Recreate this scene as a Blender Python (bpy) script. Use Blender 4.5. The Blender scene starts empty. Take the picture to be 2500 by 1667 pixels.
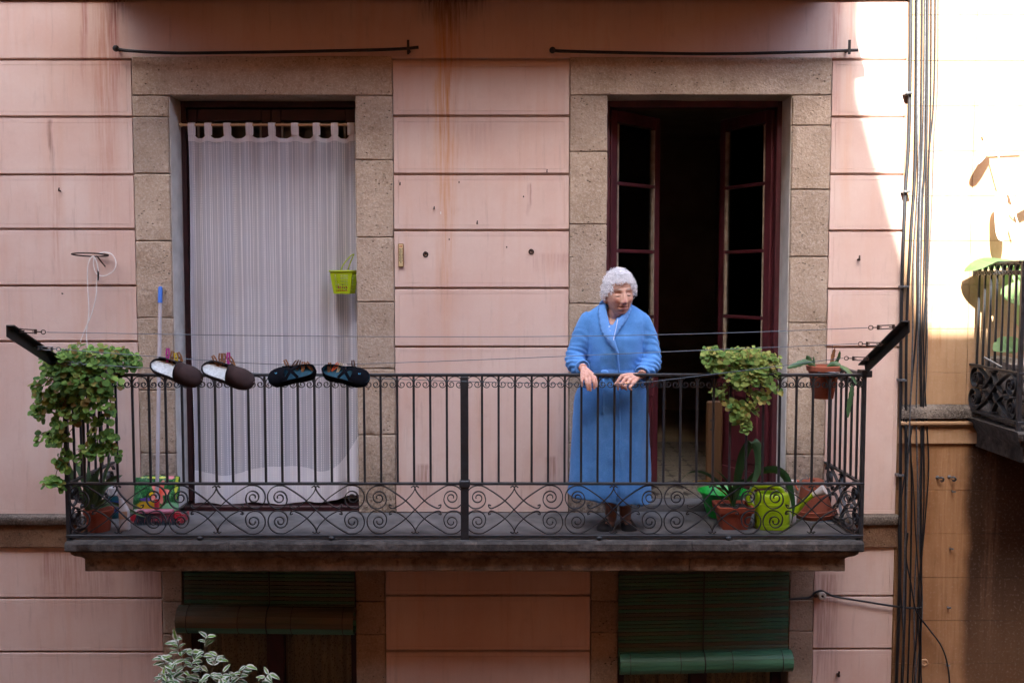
import bpy, bmesh, math, random
from mathutils import Vector, Matrix, noise
from mathutils.bvhtree import BVHTree
R = math.radians
random.seed(7)
scene = bpy.context.scene
COL = scene.collection

# ------------------------------------------------------------------ camera
CAM_D, CAM_H, PITCH, FPX = 6.2, 1.485, R(3.7), 2431.0     # wall is y=0, balcony floor z=0
cam_d = bpy.data.cameras.new("camera")
cam_d.sensor_width = 36.0
cam_d.lens = 36.0 * FPX / 2500.0
cam_d.clip_start, cam_d.clip_end = 0.05, 2000
cam = bpy.data.objects.new("camera", cam_d)
COL.objects.link(cam)
cam.location = (0, -CAM_D, CAM_H)
cam.rotation_euler = (R(90) - PITCH, 0, 0)
scene.camera = cam

# ------------------------------------------------------------------ sky, sun, exposure
SUN_RAY = Vector((0.30, 1.10, -1.0)).normalized()          # travelling direction of the light
el = math.asin(-SUN_RAY.z)
az = math.atan2(-SUN_RAY.x, -SUN_RAY.y)                     # from +Y towards +X
world = bpy.data.worlds.new("World")
scene.world = world
world.use_nodes = True
wn = world.node_tree
wn.nodes.clear()
sky = wn.nodes.new("ShaderNodeTexSky")
sky.sky_type = 'NISHITA'
sky.sun_disc = False
sky.sun_elevation = el
sky.sun_rotation = az
sky.air_density, sky.dust_density, sky.ozone_density = 0.8, 3.0, 0.6
bg = wn.nodes.new("ShaderNodeBackground")
bg.inputs[1].default_value = 0.15
wo = wn.nodes.new("ShaderNodeOutputWorld")
wn.links.new(sky.outputs[0], bg.inputs[0])
wn.links.new(bg.outputs[0], wo.inputs[0])
sun_d = bpy.data.lights.new("sun", 'SUN')
sun_d.energy = 4.0
sun_d.angle = R(0.6)
sun_d.color = (1.0, 0.95, 0.88)
sun = bpy.data.objects.new("sun", sun_d)
COL.objects.link(sun)
sun.rotation_euler = SUN_RAY.to_track_quat('-Z', 'Y').to_euler()
scene.view_settings.view_transform = 'Standard'
scene.view_settings.look = 'None'
scene.view_settings.exposure = 3.2
scene.view_settings.gamma = 1.0
scene.view_settings.use_curve_mapping = False
scene.render.engine = 'CYCLES'
scene.cycles.use_denoising = True
scene.cycles.max_bounces = 7
scene.cycles.diffuse_bounces = 3
scene.cycles.transparent_max_bounces = 12
scene.cycles.caustics_reflective = False
scene.cycles.caustics_refractive = False

# ------------------------------------------------------------------ helpers
CT, ST = math.cos(PITCH), math.sin(PITCH)
def P(px, py, Y=0.0):
    """point at depth plane Y that was measured at (px, py) on the photograph"""
    a = (px - 1250) / FPX; b = -(py - 833.5) / FPX
    t = (Y + CAM_D) / (CT + b * ST)
    return Vector((t * a, Y, CAM_H + t * (-ST + b * CT)))
def PX(px, py, Y=0.0): return P(px, py, Y).x
def PZ(px, py, Y=0.0): return P(px, py, Y).z

def rgb(h):
    h = h.lstrip('#')
    c = [int(h[i:i+2], 16) / 255 for i in (0, 2, 4)]
    return tuple(x / 12.92 if x <= .04045 else ((x + .055) / 1.055) ** 2.4 for x in c) + (1,)

ORG = {}
class MB:
    def __init__(s): s.v = []; s.f = []
    def add(s, vs, fs):
        o = len(s.v); s.v += [Vector(q) for q in vs]; s.f += [tuple(i + o for i in q) for q in fs]; return s
    def box(s, x0, x1, y0, y1, z0, z1, c=0.0):
        if c <= 0:
            vs = [(x, y, z) for x in (x0, x1) for y in (y0, y1) for z in (z0, z1)]
            return s.add(vs, [(0,1,3,2),(4,6,7,5),(0,4,5,1),(2,3,7,6),(0,2,6,4),(1,5,7,3)])
        b = bmesh.new(); bmesh.ops.create_cube(b, size=1)
        for q in b.verts: q.co = ((x0+x1)/2 + q.co.x*(x1-x0), (y0+y1)/2 + q.co.y*(y1-y0), (z0+z1)/2 + q.co.z*(z1-z0))
        bmesh.ops.bevel(b, geom=b.edges[:], offset=c, segments=1, affect='EDGES')
        return s.bm(b)
    def bm(s, b):
        b.verts.index_update()
        s.add([q.co.copy() for q in b.verts], [[q.index for q in f.verts] for f in b.faces]); b.free(); return s
    def tube(s, pts, r, n=8, caps=True, ry=None):
        pts = [Vector(p) for p in pts]; k = len(pts)
        rr = r if isinstance(r, (list, tuple)) else [r] * k
        o = len(s.v); up = None
        for i, p in enumerate(pts):
            t = (pts[min(i+1, k-1)] - pts[max(i-1, 0)]).normalized()
            if up is None:
                up = Vector((0,0,1)) if abs(t.z) < .9 else Vector((0,1,0))
            up = (up - t * up.dot(t)).normalized(); sd = t.cross(up)
            for j in range(n):
                a = 2*math.pi*j/n
                s.v.append(p + (sd*math.cos(a) + up*math.sin(a)*(ry or 1)) * rr[i])
        for i in range(k-1):
            for j in range(n):
                a = o+i*n+j; b = o+i*n+(j+1)%n
                s.f.append((a, b, b+n, a+n))
        if caps:
            s.f.append(tuple(o+j for j in reversed(range(n)))); s.f.append(tuple(o+(k-1)*n+j for j in range(n)))
        return s
    def strip(s, pts, w, d, nrm=(0,1,0), taper=None):
        """rectangular bar bent along pts lying in a plane with normal nrm; w in plane, d along nrm"""
        pts = [Vector(p) for p in pts]; k = len(pts); nv = Vector(nrm).normalized(); o = len(s.v)
        for i, p in enumerate(pts):
            t = (pts[min(i+1, k-1)] - pts[max(i-1, 0)]).normalized()
            sd = nv.cross(t).normalized(); q = taper[i] if taper else 1
            for a, b in ((-1,-1),(1,-1),(1,1),(-1,1)): s.v.append(p + sd*a*w/2*q + nv*b*d/2*q)
        for i in range(k-1):
            for j in range(4):
                a = o+i*4+j; b = o+i*4+(j+1)%4; s.f.append((a, b, b+4, a+4))
        s.f.append((o+3,o+2,o+1,o)); e = o+(k-1)*4; s.f.append((e,e+1,e+2,e+3)); return s
    def lathe(s, prof, n=24, c=(0,0,0), sx=1, sy=1, M=None):
        o = len(s.v); c = Vector(c)
        for r, z in prof:
            for j in range(n):
                a = 2*math.pi*j/n; q = Vector((r*math.cos(a)*sx, r*math.sin(a)*sy, z))
                s.v.append(c + (M @ q if M else q))
        for i in range(len(prof)-1):
            for j in range(n):
                a = o+i*n+j; b = o+i*n+(j+1)%n; s.f.append((a, b, b+n, a+n))
        if prof[0][0] > 1e-6: s.f.append(tuple(o+j for j in reversed(range(n))))
        if prof[-1][0] > 1e-6: s.f.append(tuple(o+(len(prof)-1)*n+j for j in range(n)))
        return s
    def loft(s, rings, caps=True):
        o = len(s.v); n = len(rings[0])
        for q in rings: s.v += [Vector(p) for p in q]
        for i in range(len(rings)-1):
            for j in range(n):
                a = o+i*n+j; b = o+i*n+(j+1)%n; s.f.append((a, b, b+n, a+n))
        if caps: s.f.append(tuple(o+j for j in reversed(range(n)))); s.f.append(tuple(o+(len(rings)-1)*n+j for j in range(n)))
        return s
    def sheet(s, rows):
        o = len(s.v); n = len(rows[0])
        for q in rows: s.v += [Vector(p) for p in q]
        for i in range(len(rows)-1):
            for j in range(n-1):
                a = o+i*n+j; s.f.append((a, a+1, a+1+n, a+n))
        return s
    def ball(s, c, r, n=10, m=6, sc=(1,1,1)):
        c = Vector(c)
        prof = [(r*math.sin(math.pi*i/m), -r*math.cos(math.pi*i/m)) for i in range(m+1)]
        prof[0] = (1e-4, -r); prof[-1] = (1e-4, r)
        return s.lathe(prof, n, c, M=Matrix.Diagonal(sc))
    def xf(s, M):
        s.v = [M @ q for q in s.v]; return s
    def mesh(s, name, org=(0,0,0), smooth=35):
        me = bpy.data.meshes.new(name); o = Vector(org)
        me.from_pydata([tuple(q - o) for q in s.v], [], s.f); me.update()
        b = bmesh.new(); b.from_mesh(me); bmesh.ops.recalc_face_normals(b, faces=b.faces[:]); b.to_mesh(me); b.free()
        if smooth:
            me.shade_smooth(); me.set_sharp_from_angle(angle=R(smooth))
        return me

def link(name, me, parent=None, mat=None):
    o = bpy.data.objects.new(name, me); COL.objects.link(o)
    if mat is not None and me is not None and len(me.materials) == 0: me.materials.append(mat)
    if parent is not None: o.parent = parent; ORG[o] = ORG.get(parent, Vector())
    return o
def tag(o, label=None, cat=None, group=None, kind=None):
    if label: o["label"] = label
    if cat: o["category"] = cat
    if group: o["group"] = group
    if kind: o["kind"] = kind
    return o
def thing(name, label, cat, loc=(0,0,0), group=None):
    o = bpy.data.objects.new(name, None); COL.objects.link(o); o.location = loc; o.empty_display_size = .05
    ORG[o] = Vector(loc); return tag(o, label, cat, group)
def part(name, mb, mat, parent, smooth=35, label=None, kind=None):
    o = link(name, mb.mesh(name, ORG[parent], smooth), parent, mat)
    return tag(o, label, None, None, kind)
def solo(name, mb, mat, label, cat, group=None, smooth=35, kind=None, loc=None):
    """a thing that is one mesh; its origin goes to loc or to the foot of its shape"""
    if loc is None:
        xs = [q.x for q in mb.v]; ys = [q.y for q in mb.v]; zs = [q.z for q in mb.v]
        loc = Vector(((min(xs)+max(xs))/2, (min(ys)+max(ys))/2, min(zs)))
    o = link(name, mb.mesh(name, loc, smooth), None, mat); o.location = loc; ORG[o] = Vector(loc)
    return tag(o, label, cat, group, kind)
def dup(o, parent, loc=None, M=None):
    c = o.copy(); COL.objects.link(c); c.parent = parent; ORG[c] = ORG.get(parent, Vector())
    if loc is not None: c.location = loc
    return c
def spline(pts, n=8):
    pts = [Vector(p) for p in pts]; out = []
    q = [pts[0]*2 - pts[1]] + pts + [pts[-1]*2 - pts[-2]]
    for i in range(1, len(q)-2):
        for k in range(n):
            t = k/n; a, b, c, d = q[i-1], q[i], q[i+1], q[i+2]
            out.append(.5*((2*b) + (c-a)*t + (2*a-5*b+4*c-d)*t*t + (3*b-a-3*c+d)*t**3))
    return out + [pts[-1]]
def poly_prism(pts2, f, th, axis=Vector((0,1,0))):
    """flat outline: f maps 2D to 3D, extruded by th along axis"""
    n = len(pts2); a = [f(*p) for p in pts2]; b = [q + axis*th for q in a]
    return MB().add(a + b, [tuple(range(n)), tuple(reversed(range(n, 2*n)))] + [(i, n+i, n+(i+1) % n, (i+1) % n) for i in range(n)])

# ------------------------------------------------------------------ materials
class NT:
    def __init__(s, name):
        s.m = bpy.data.materials.new(name); s.m.use_nodes = True; s.t = s.m.node_tree; s.t.nodes.clear()
        s.out = s.n("OutputMaterial"); s.b = s.n("BsdfPrincipled"); s.l(s.b.outputs[0], s.out.inputs[0])
    def n(s, t, **k):
        q = s.t.nodes.new("ShaderNode" + t)
        for a, b in k.items(): setattr(q, a, b)
        return q
    def l(s, a, b): s.t.links.new(a, b)
    def set(s, sock, v):
        if hasattr(v, "is_output") or isinstance(v, bpy.types.NodeSocket): s.l(v, sock)
        else: sock.default_value = v
    def math(s, op, a, b=None, c=None, clamp=False):
        q = s.n("Math", operation=op, use_clamp=clamp)
        s.set(q.inputs[0], a)
        if b is not None: s.set(q.inputs[1], b)
        if c is not None: s.set(q.inputs[2], c)
        return q.outputs[0]
    def mix(s, f, a, b, mode='MIX'):
        q = s.n("Mix", data_type='RGBA', blend_type=mode); q.clamp_factor = True
        s.set(q.inputs[0], f); s.set(q.inputs[6], a); s.set(q.inputs[7], b); return q.outputs[2]
    def noise(s, vec, scale, detail=4, rough=.55, dist=0):
        q = s.n("TexNoise"); q.inputs['Scale'].default_value = scale; q.inputs['Detail'].default_value = detail
        q.inputs['Roughness'].default_value = rough; q.inputs['Distortion'].default_value = dist
        s.l(vec, q.inputs['Vector']); return q.outputs[0]
    def vor(s, vec, scale, feat='F1'):
        q = s.n("TexVoronoi", feature=feat); q.inputs['Scale'].default_value = scale; s.l(vec, q.inputs['Vector']); return q
    def pos(s): return s.n("NewGeometry").outputs['Position']
    def obj(s): return s.n("TexCoord").outputs['Object']
    def gen(s): return s.n("TexCoord").outputs['Generated']
    def scale(s, vec, v):
        q = s.n("Mapping"); q.inputs['Scale'].default_value = v; s.l(vec, q.inputs[0]); return q.outputs[0]
    def sep(s, vec):
        q = s.n("SeparateXYZ"); s.l(vec, q.inputs[0]); return q.outputs
    def ramp(s, f, stops):
        q = s.n("ValToRGB"); e = q.color_ramp.elements
        while len(e) < len(stops): e.new(.5)
        for i, (p, c) in enumerate(stops):
            e[i].position = p; e[i].color = c if len(c) == 4 else tuple(c) + (1,)
        s.l(f, q.inputs[0]); return q.outputs[0]
    def rng(s, f, a, b, c=0, d=1):
        q = s.n("MapRange"); q.clamp = True; s.l(f, q.inputs[0])
        for i, v in enumerate((a, b, c, d)): q.inputs[i+1].default_value = v
        return q.outputs[0]
    def bump(s, h, st=.3, dist=.01):
        q = s.n("Bump"); q.inputs['Strength'].default_value = st; q.inputs['Distance'].default_value = dist
        s.l(h, q.inputs['Height']); s.l(q.outputs[0], s.b.inputs['Normal'])
    def done(s, col=None, rough=.7, metal=0, spec=None):
        if col is not None: s.set(s.b.inputs['Base Color'], col)
        s.set(s.b.inputs['Roughness'], rough); s.set(s.b.inputs['Metallic'], metal)
        if spec is not None: s.b.inputs['Specular IOR Level'].default_value = spec
        return s.m

def simple(name, col, col2=None, rough=.6, metal=0, sc=20, bump=.15, bdist=.002, var=.0, spec=None, coords='obj', stretch=(1,1,1), trans=0):
    t = NT(name); v = t.obj() if coords == 'obj' else t.pos(); v = t.scale(v, stretch)
    c = col if len(col) == 4 else tuple(col)+(1,)
    c2 = (col2 if len(col2) == 4 else tuple(col2)+(1,)) if col2 else tuple(x*.7 for x in c[:3])+(1,)
    f = t.noise(v, sc, 5); cc = t.mix(t.rng(f, .35, .7), c, c2)
    if var:
        r = t.n("ObjectInfo").outputs['Random']
        cc = t.mix(1.0, cc, t.ramp(r, [(0, (1-var,)*3), (1, (1+var*.4,)*3)]), 'MULTIPLY')
    if bump: t.bump(t.noise(v, sc*3, 4), bump, bdist)
    t.done(cc, rough, metal, spec)
    if trans:
        t.b.inputs['Subsurface Weight'].default_value = 0
        d = t.n("BsdfTranslucent"); t.set(d.inputs[0], cc); m = t.n("MixShader"); m.inputs[0].default_value = trans
        t.l(t.b.outputs[0], m.inputs[1]); t.l(d.outputs[0], m.inputs[2]); t.l(m.outputs[0], t.out.inputs[0])
    return t.m

MAT = {}
def plaster(name, base, dark, streak):
    t = NT(name); p = t.pos(); X, Y, Z = t.sep(p)
    n1 = t.noise(p, 1.6, 6, .6); n2 = t.noise(t.scale(p, (6, 1, .5)), 2.2, 5, .6); n3 = t.noise(p, 60, 3)
    n4 = t.noise(p, 7, 5, .65); n5 = t.noise(t.scale(p, (9, 1, .8)), 3.1, 6, .65)
    c = t.mix(t.rng(n1, .36, .66), base, dark)
    c = t.mix(t.math('MULTIPLY', t.rng(n2, .50, .78), .55), c, streak)
    c = t.mix(t.math('MULTIPLY', t.rng(n4, .55, .75), .35), c, tuple(x*.82 for x in dark[:3])+(1,))
    c = t.mix(t.math('MULTIPLY', t.rng(n5, .57, .74), .5), c, tuple(x*.66 for x in dark[:3])+(1,))
    # run-off stains, and one stain mixed with painted slab shade: (x centre, half width, top z, bottom z, strength, colour)
    for x0, w, zt, zb, k, sc in STAINS_AND_SHADE.get(name, []):
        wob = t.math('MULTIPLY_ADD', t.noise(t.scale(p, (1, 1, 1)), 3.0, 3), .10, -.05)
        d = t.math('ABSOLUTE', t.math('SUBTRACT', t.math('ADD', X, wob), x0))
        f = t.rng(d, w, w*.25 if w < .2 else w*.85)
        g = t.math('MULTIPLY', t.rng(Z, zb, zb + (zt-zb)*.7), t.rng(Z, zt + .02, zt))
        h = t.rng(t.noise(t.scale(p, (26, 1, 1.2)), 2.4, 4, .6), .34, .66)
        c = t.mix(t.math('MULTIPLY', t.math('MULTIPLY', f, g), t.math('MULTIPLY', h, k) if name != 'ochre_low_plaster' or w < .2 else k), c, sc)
    c = t.mix(t.math('MULTIPLY', t.rng(n3, .55, .8), .10), c, (.9, .8, .75, 1))
    t.bump(t.math('ADD', t.math('MULTIPLY', n3, .35), t.math('MULTIPLY', n4, .9)), .22, .006)
    return t.done(c, .88, 0, .2)
STAINS_AND_SHADE = {
 "pink_plaster": [
   (-2.50, .10, 3.2, 1.4, .8, rgb('#b98570')), (-2.44, .05, 3.2, 2.4, .9, rgb('#a86a62')), (-2.62, .03, 3.2, 2.55, .9, rgb('#a2665e')),
   (-.405, .075, 3.2, .9, 1.0, rgb('#c58d5e')), (-.46, .03, 3.2, 2.0, .9, rgb('#d0a070')), (-.33, .02, 3.2, 1.9, .6, rgb('#b98562')),
   (1.98, .05, 3.2, 2.1, .8, rgb('#b07468')), (2.08, .05, 3.2, 2.6, .6, rgb('#bf8a7c')), (2.06, .04, 3.0, 1.3, .5, rgb('#d5ad92')),
   (-2.84, .022, 2.44, 2.02, 1.0, rgb('#7d5a50')), (-2.83, .05, 2.1, 1.3, .6, rgb('#b88a75')), (-2.83, .02, 1.8, 1.2, .55, rgb('#b88a75')),
   (.10, .015, 2.05, 1.85, .9, rgb('#8d5f55')),(.3, .22, 1.62, 1.5, .5, rgb('#a97f74')), (-.2, .15, 2.42, 2.2, .4, rgb('#b08a80')), (-.55, .06, .30, .02, .8, rgb('#8b5a4c')), (.25, .05, .35, .02, .7, rgb('#8b5a4c')),
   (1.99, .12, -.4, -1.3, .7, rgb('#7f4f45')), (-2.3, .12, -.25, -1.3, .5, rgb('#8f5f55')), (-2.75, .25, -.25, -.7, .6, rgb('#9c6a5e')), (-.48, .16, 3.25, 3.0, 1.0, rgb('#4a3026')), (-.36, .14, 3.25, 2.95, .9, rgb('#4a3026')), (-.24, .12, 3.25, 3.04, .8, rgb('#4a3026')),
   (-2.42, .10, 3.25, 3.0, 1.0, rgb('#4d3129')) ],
 "ochre_plaster": [ (2.72, .05, .4, -1.4, .8, rgb('#c9a07a')), (2.50, .2, 1.3, .8, .5, rgb('#a07048')), (2.85, .12, .45, -1.2, .5, rgb('#d0a884')),
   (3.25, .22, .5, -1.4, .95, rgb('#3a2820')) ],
 "ochre_low_plaster": [ (2.72, .05, .4, -1.4, .8, rgb('#b58d68')), (3.30, .46, .55, -2.6, .93, rgb('#33241b')), (2.80, .09, .45, -1.6, .6, rgb('#bb936c')), (3.02, .06, .5, -1.6, .5, rgb('#7c5f4a')), (2.55, .06, .45, -1.6, .5, rgb('#7d5638')) ],  # widest dark patch: mould stain plus the balcony slab's shade, painted in
}
MAT['plaster'] = plaster("pink_plaster", rgb('#d7c2b8'), rgb('#ceb1a5'), rgb('#cba48e'))
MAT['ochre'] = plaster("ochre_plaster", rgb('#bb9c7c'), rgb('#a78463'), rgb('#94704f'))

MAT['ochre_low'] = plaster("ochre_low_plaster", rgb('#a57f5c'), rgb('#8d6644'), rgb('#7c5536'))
def stone(name, base, dark, lite, mould=.0):
    t = NT(name); p = t.pos(); X, Y, Z = t.sep(p)
    n1 = t.noise(p, 3, 6, .62); g = t.noise(p, 95, 3, .6); g2 = t.noise(p, 34, 4, .65); v = t.vor(t.scale(p, (1, 1, 1.6)), 28)
    c = t.mix(t.rng(n1, .35, .68), base, dark)
    c = t.mix(t.math('MULTIPLY', t.rng(g, .45, .7), .45), c, lite)
    c = t.mix(t.math('MULTIPLY', t.rng(g2, .56, .72), .55), c, tuple(x*.55 for x in dark[:3])+(1,))
    pit = t.math('MULTIPLY', t.rng(v.outputs['Distance'], .20, .08), t.rng(t.noise(p, 5, 3), .46, .58))
    c = t.mix(pit, c, tuple(x*.25 for x in dark[:3])+(1,))
    r = t.n("ObjectInfo").outputs['Random']
    c = t.mix(.8, c, t.ramp(r, [(0, (.80, .80, .82)), (.5, (1, .97, .93)), (1, (1.0, 1.0, 1.0))]), 'MULTIPLY')
    if mould:
        f = t.math('MULTIPLY', t.rng(t.math('ADD', Z, t.math('MULTIPLY', n1, .5)), .75, .2), t.rng(g2, .40, .55))
        c = t.mix(t.math('MULTIPLY', f, mould), c, rgb('#2c2824'))
    t.bump(t.math('SUBTRACT', t.math('ADD', t.math('MULTIPLY', g, .5), t.math('MULTIPLY', g2, 1.1)), t.math('MULTIPLY', pit, 1.5)), .8, .009)
    return t.done(c, .92, 0, .15)
MAT['stone'] = stone("jamb_stone", rgb('#b8a796'), rgb('#9c8a77'), rgb('#d4cabe'), .6)
MAT['stone_low'] = stone("lower_jamb_stone", rgb('#a69380'), rgb('#8a7866'), rgb('#bfae9c'))
MAT['ledge'] = stone("weathered_ledge", rgb('#756b62'), rgb('#3a3430'), rgb('#aaa298'))
MAT['band'] = stone("brown_stone", rgb('#8a6d55'), rgb('#5c4535'), rgb('#9d8068'))
def slabmat():
    t = NT("mouldy_slab_stone"); p = t.pos(); X, Y, Z = t.sep(p); g = t.noise(p, 90, 3, .6); n = t.noise(t.scale(p, (1, 1, .6)), 6, 6, .7); n2 = t.noise(p, 28, 5, .7)
    band = t.mix(t.rng(n, .38, .68), rgb('#8f7d6b'), rgb('#5c4d40')); band = t.mix(t.math('MULTIPLY', t.rng(n2, .5, .66), .6), band, rgb('#3a302a'))
    lip = t.mix(t.rng(n2, .36, .66), rgb('#5d5752'), rgb('#383532')); lip = t.mix(t.math('MULTIPLY', t.rng(n, .44, .68), .85), lip, rgb('#2a2928')); lip = t.mix(t.math('MULTIPLY', t.rng(n, .38, .28), .5), lip, rgb('#a39284'))
    c = t.mix(t.rng(Z, -.068, -.054), band, lip)
    t.bump(t.math('ADD', t.math('MULTIPLY', g, .5), n2), .8, .008); return t.done(c, .92, 0, .15)
MAT['slab'] = slabmat()
MAT['floor'] = simple("balcony_floor", rgb('#6f6d6c'), rgb('#454444'), .8, sc=5, bump=.3, coords='pos')
MAT['iron'] = simple("black_painted_iron", rgb('#2b2e32'), rgb('#1b1c1e'), .42, 0, 30, .25, .0015)
MAT['rust'] = simple("rusty_iron", rgb('#4a3830'), rgb('#2a2320'), .65, .4, 60, .4, .001)
MAT['maroon'] = simple("maroon_paint", rgb('#54222b'), rgb('#38151b'), .45, 0, 14, .2, .002, stretch=(1, 1, .2))
MAT['dark_maroon'] = simple("dark_maroon_paint", rgb('#3a171c'), rgb('#261013'), .5, 0, 14, .2, .002)
MAT['bead'] = simple("pale_glazing_bead", rgb('#9a8f80'), rgb('#76695b'), .6)
MAT['grey_paint'] = simple("grey_reveal_paint", rgb('#d6d2cb'), rgb('#bdb8b0'), .85, sc=8, bump=.2)
MAT['dark_room'] = simple("room_wall_paint", rgb('#b5a48c'), rgb('#9c8b73'), .9, sc=3)
MAT['asphalt'] = simple("street_asphalt", (.05,.05,.052,1), (.035,.035,.036,1), .9, sc=30, coords='pos')
MAT['opp'] = simple("opposite_render", rgb('#785a42'), rgb('#664b36'), .9, sc=1.5, coords='pos')
def glass():
    t = NT("window_glass"); t.t.nodes.remove(t.b)
    tr = t.n("BsdfTransparent"); tr.inputs[0].default_value = (.80, .84, .82, 1)
    gl = t.n("BsdfGlossy"); gl.inputs['Roughness'].default_value = .03
    fr = t.n("Fresnel"); fr.inputs[0].default_value = 1.5
    m = t.n("MixShader"); t.l(fr.outputs[0], m.inputs[0]); t.l(tr.outputs[0], m.inputs[1]); t.l(gl.outputs[0], m.inputs[2])
    t.l(m.outputs[0], t.out.inputs[0]); return t.m
MAT['glass'] = glass()
# ================================================================== setting
ground = link("street", MB().box(-60, 60, -60, 40, -7.2, -6.9).mesh("street"), None, MAT['asphalt']); tag(ground, kind="structure")

# buildings over the street behind the photographer: they keep the sun off most of the facade
OPX = 0.42     # where the tall house over the street ends
def opp(name, x0, x1, y0, y1, z1, wins=True):
    m = MB().box(x0, x1, y0, y1, -6.9, z1)
    o = link(name, m.mesh(name), None, MAT['opp']); return tag(o, kind="structure")
opp("opposite_house_wall", -45, .095, -7.5, -6.85, 11.2)
opp("opposite_shadow_wing_wall", -45, .095, -13, -7.51, 9.43)  # unseen wing, shaped to give the shadow its slanted edge
opp("opposite_low_house_wall", .105, 45, -13, -6.85, 7.38)

def row_house(name, x0, x1): 
    o = link(name, MB().box(x0, x1, .012, 8, -6.9, 11.5).mesh(name), None, MAT['opp']); return tag(o, kind="structure")
row_house("street_row_wall", -45, -5.22); row_house("street_row_wall", 6.52, 45)
link("street_end_sky_block", MB().box(-46, -45, -14, 8, -6.9, 12).mesh("street_end_sky_block"), None, MAT['opp'])["kind"] = "structure"  # unseen end blocks, added to shut out low sky light along the street
link("street_end_sky_block", MB().box(45, 46, -14, 8, -6.9, 12).mesh("street_end_sky_block"), None, MAT['opp'])["kind"] = "structure"
# ------------------------------------------------------------------ the pink apartment building
BX0, BX1 = -5.2, 2.43
bld = thing("apartment_building", "pink rendered apartment house with brown stone door surrounds behind the long balcony", "building", (0, .2, -6.9))

# door openings measured on the photograph (world x, z)
L0 = (PX(414.5, 236) + PX(427, 1144)) / 2; L1 = (PX(866, 234) + PX(875, 1222)) / 2
LO0 = (PX(316, 138) + PX(346, 1100)) / 2; LO1 = (PX(960, 138) + PX(965, 1222)) / 2
Q0 = (PX(1485, 234) + PX(1481, 640)) / 2; Q1 = (PX(1934, 232) + PX(1918, 1200)) / 2
QO0 = (PX(1390, 143) + PX(1388, 1230)) / 2; QO1 = (PX(2033, 143) + PX(2014, 1000)) / 2
LZ0 = PZ(640, 234); LZ1 = PZ(640, 137)            # lintel underside / top
QZ0 = PZ(1700, 233); QZ1 = PZ(1700, 139)
# lower windows
K0, K1, KO0, KO1 = PX(447, 1500), PX(868, 1500), PX(396, 1480), PX(941, 1480)
J0, J1, JO0, JO1 = PX(1510, 1500), PX(1925, 1500), PX(1442, 1480), PX(1986, 1480)
KZ = -.30                                          # lower lintel underside, behind the slab
SCZ1, SCZ0 = PZ(80, 1257), PZ(80, 1334)            # string course top / bottom
WY0, WY1 = .03, .205                               # backing wall

def wall_with(holes, z0, z1, x0, x1):
    m = MB(); xs = x0
    for a, b, h0, h1 in holes:
        m.box(xs, a, WY0, WY1, z0, z1)
        if h0 > z0: m.box(a, b, WY0, WY1, z0, h0)
        if h1 < z1: m.box(a, b, WY0, WY1, h1, z1)
        xs = b
    m.box(xs, x1, WY0, WY1, z0, z1); return m
part("wall", wall_with([(L0-.1, L1+.1, -.06, LZ0+.1), (Q0-.1, Q1+.1, -.06, QZ0+.1)], -.10, 3.30, BX0, BX1-.012), MAT['plaster'], bld, 0)
part("wall", wall_with([(K0-.08, K1+.08, -3.3, KZ+.08), (J0-.08, J1+.08, -3.3, KZ+.08)], -6.9, -.1002, BX0, BX1-.012), MAT['plaster'], bld, 0)
part("wall", MB().box(BX0, BX1, 0.0, WY1, 3.4, 9.5), MAT['plaster'], bld, 0)

def panel(x0, x1, z0, z1, line=True, inset=.026):
    """a rendered block: chamfered edges and a finely incised border line"""
    rect = lambda d, y: [(x0+(d if d > .01 else d*.25), y, z0+d), (x1-(d if d > .01 else d*.25), y, z0+d), (x1-(d if d > .01 else d*.25), y, z1-d*.45 if d < .01 else z1-d), (x0+(d if d > .01 else d*.25), y, z1-d*.45 if d < .01 else z1-d)]
    rings = [rect(0, WY0+.004), rect(0, .008), rect(.0055, 0)]
    if line: rings += [rect(inset, 0), rect(inset+.0012, .0022), rect(inset+.0024, 0)]
    m = MB(); o = 0
    for r in rings: m.v += [Vector(q) for q in r]
    for i in range(len(rings)-1):
        for j in range(4): m.f.append((i*4+j, i*4+(j+1) % 4, i*4+4+(j+1) % 4, i*4+4+j))
    k = (len(rings)-1)*4; m.f.append((k, k+1, k+2, k+3)); return m
G = .0058
def rows(ys, px): return [PZ(px, y) for y in ys]
zl = rows([146, 286, 427, 560, 698, 834], 160); zm = rows([150, 284, 426, 563, 704, 847], 1175); zr = rows([146, 286, 426, 564, 706, 848], 2115)
g = .002
for zz, x0, x1 in ((zl, BX0, LO0-g), (zm, LO1+g, QO0-g), (zr, QO1+g, BX1-.012)):
    top = zz[0]
    for a, b in zip(zz[:-1], zz[1:]): part("render_block", panel(x0, x1, b+G, a-G), MAT['plaster'], bld, 0)
    part("render_block", panel(x0, x1, SCZ1 + .004 if x0 != LO1+g else .004, zz[-1]-G), MAT['plaster'], bld, 0)
ztop = 3.160
part("render_block", panel(BX0, BX1-.012, zl[0]+G, ztop, False), MAT['plaster'], bld, 0)
# lower storey blocks
zl2 = rows([1460, 1591], 160); zm2 = rows([1453, 1589], 1190); zr2 = rows([1455, 1584], 2090)
for zz, x0, x1 in ((zl2, BX0, KO0-g), (zm2, KO1+g, JO0-g), (zr2, JO1+g, BX1-.012)):
    z = [SCZ0-.003] + zz + [zz[1]-(zz[0]-zz[1])*k for k in (1, 2)]
    for i, (a, b) in enumerate(zip(z[:-1], z[1:])): part("render_block", panel(x0, x1, b+G, a-(G if i else 0)), MAT['plaster'], bld, 0)
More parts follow.
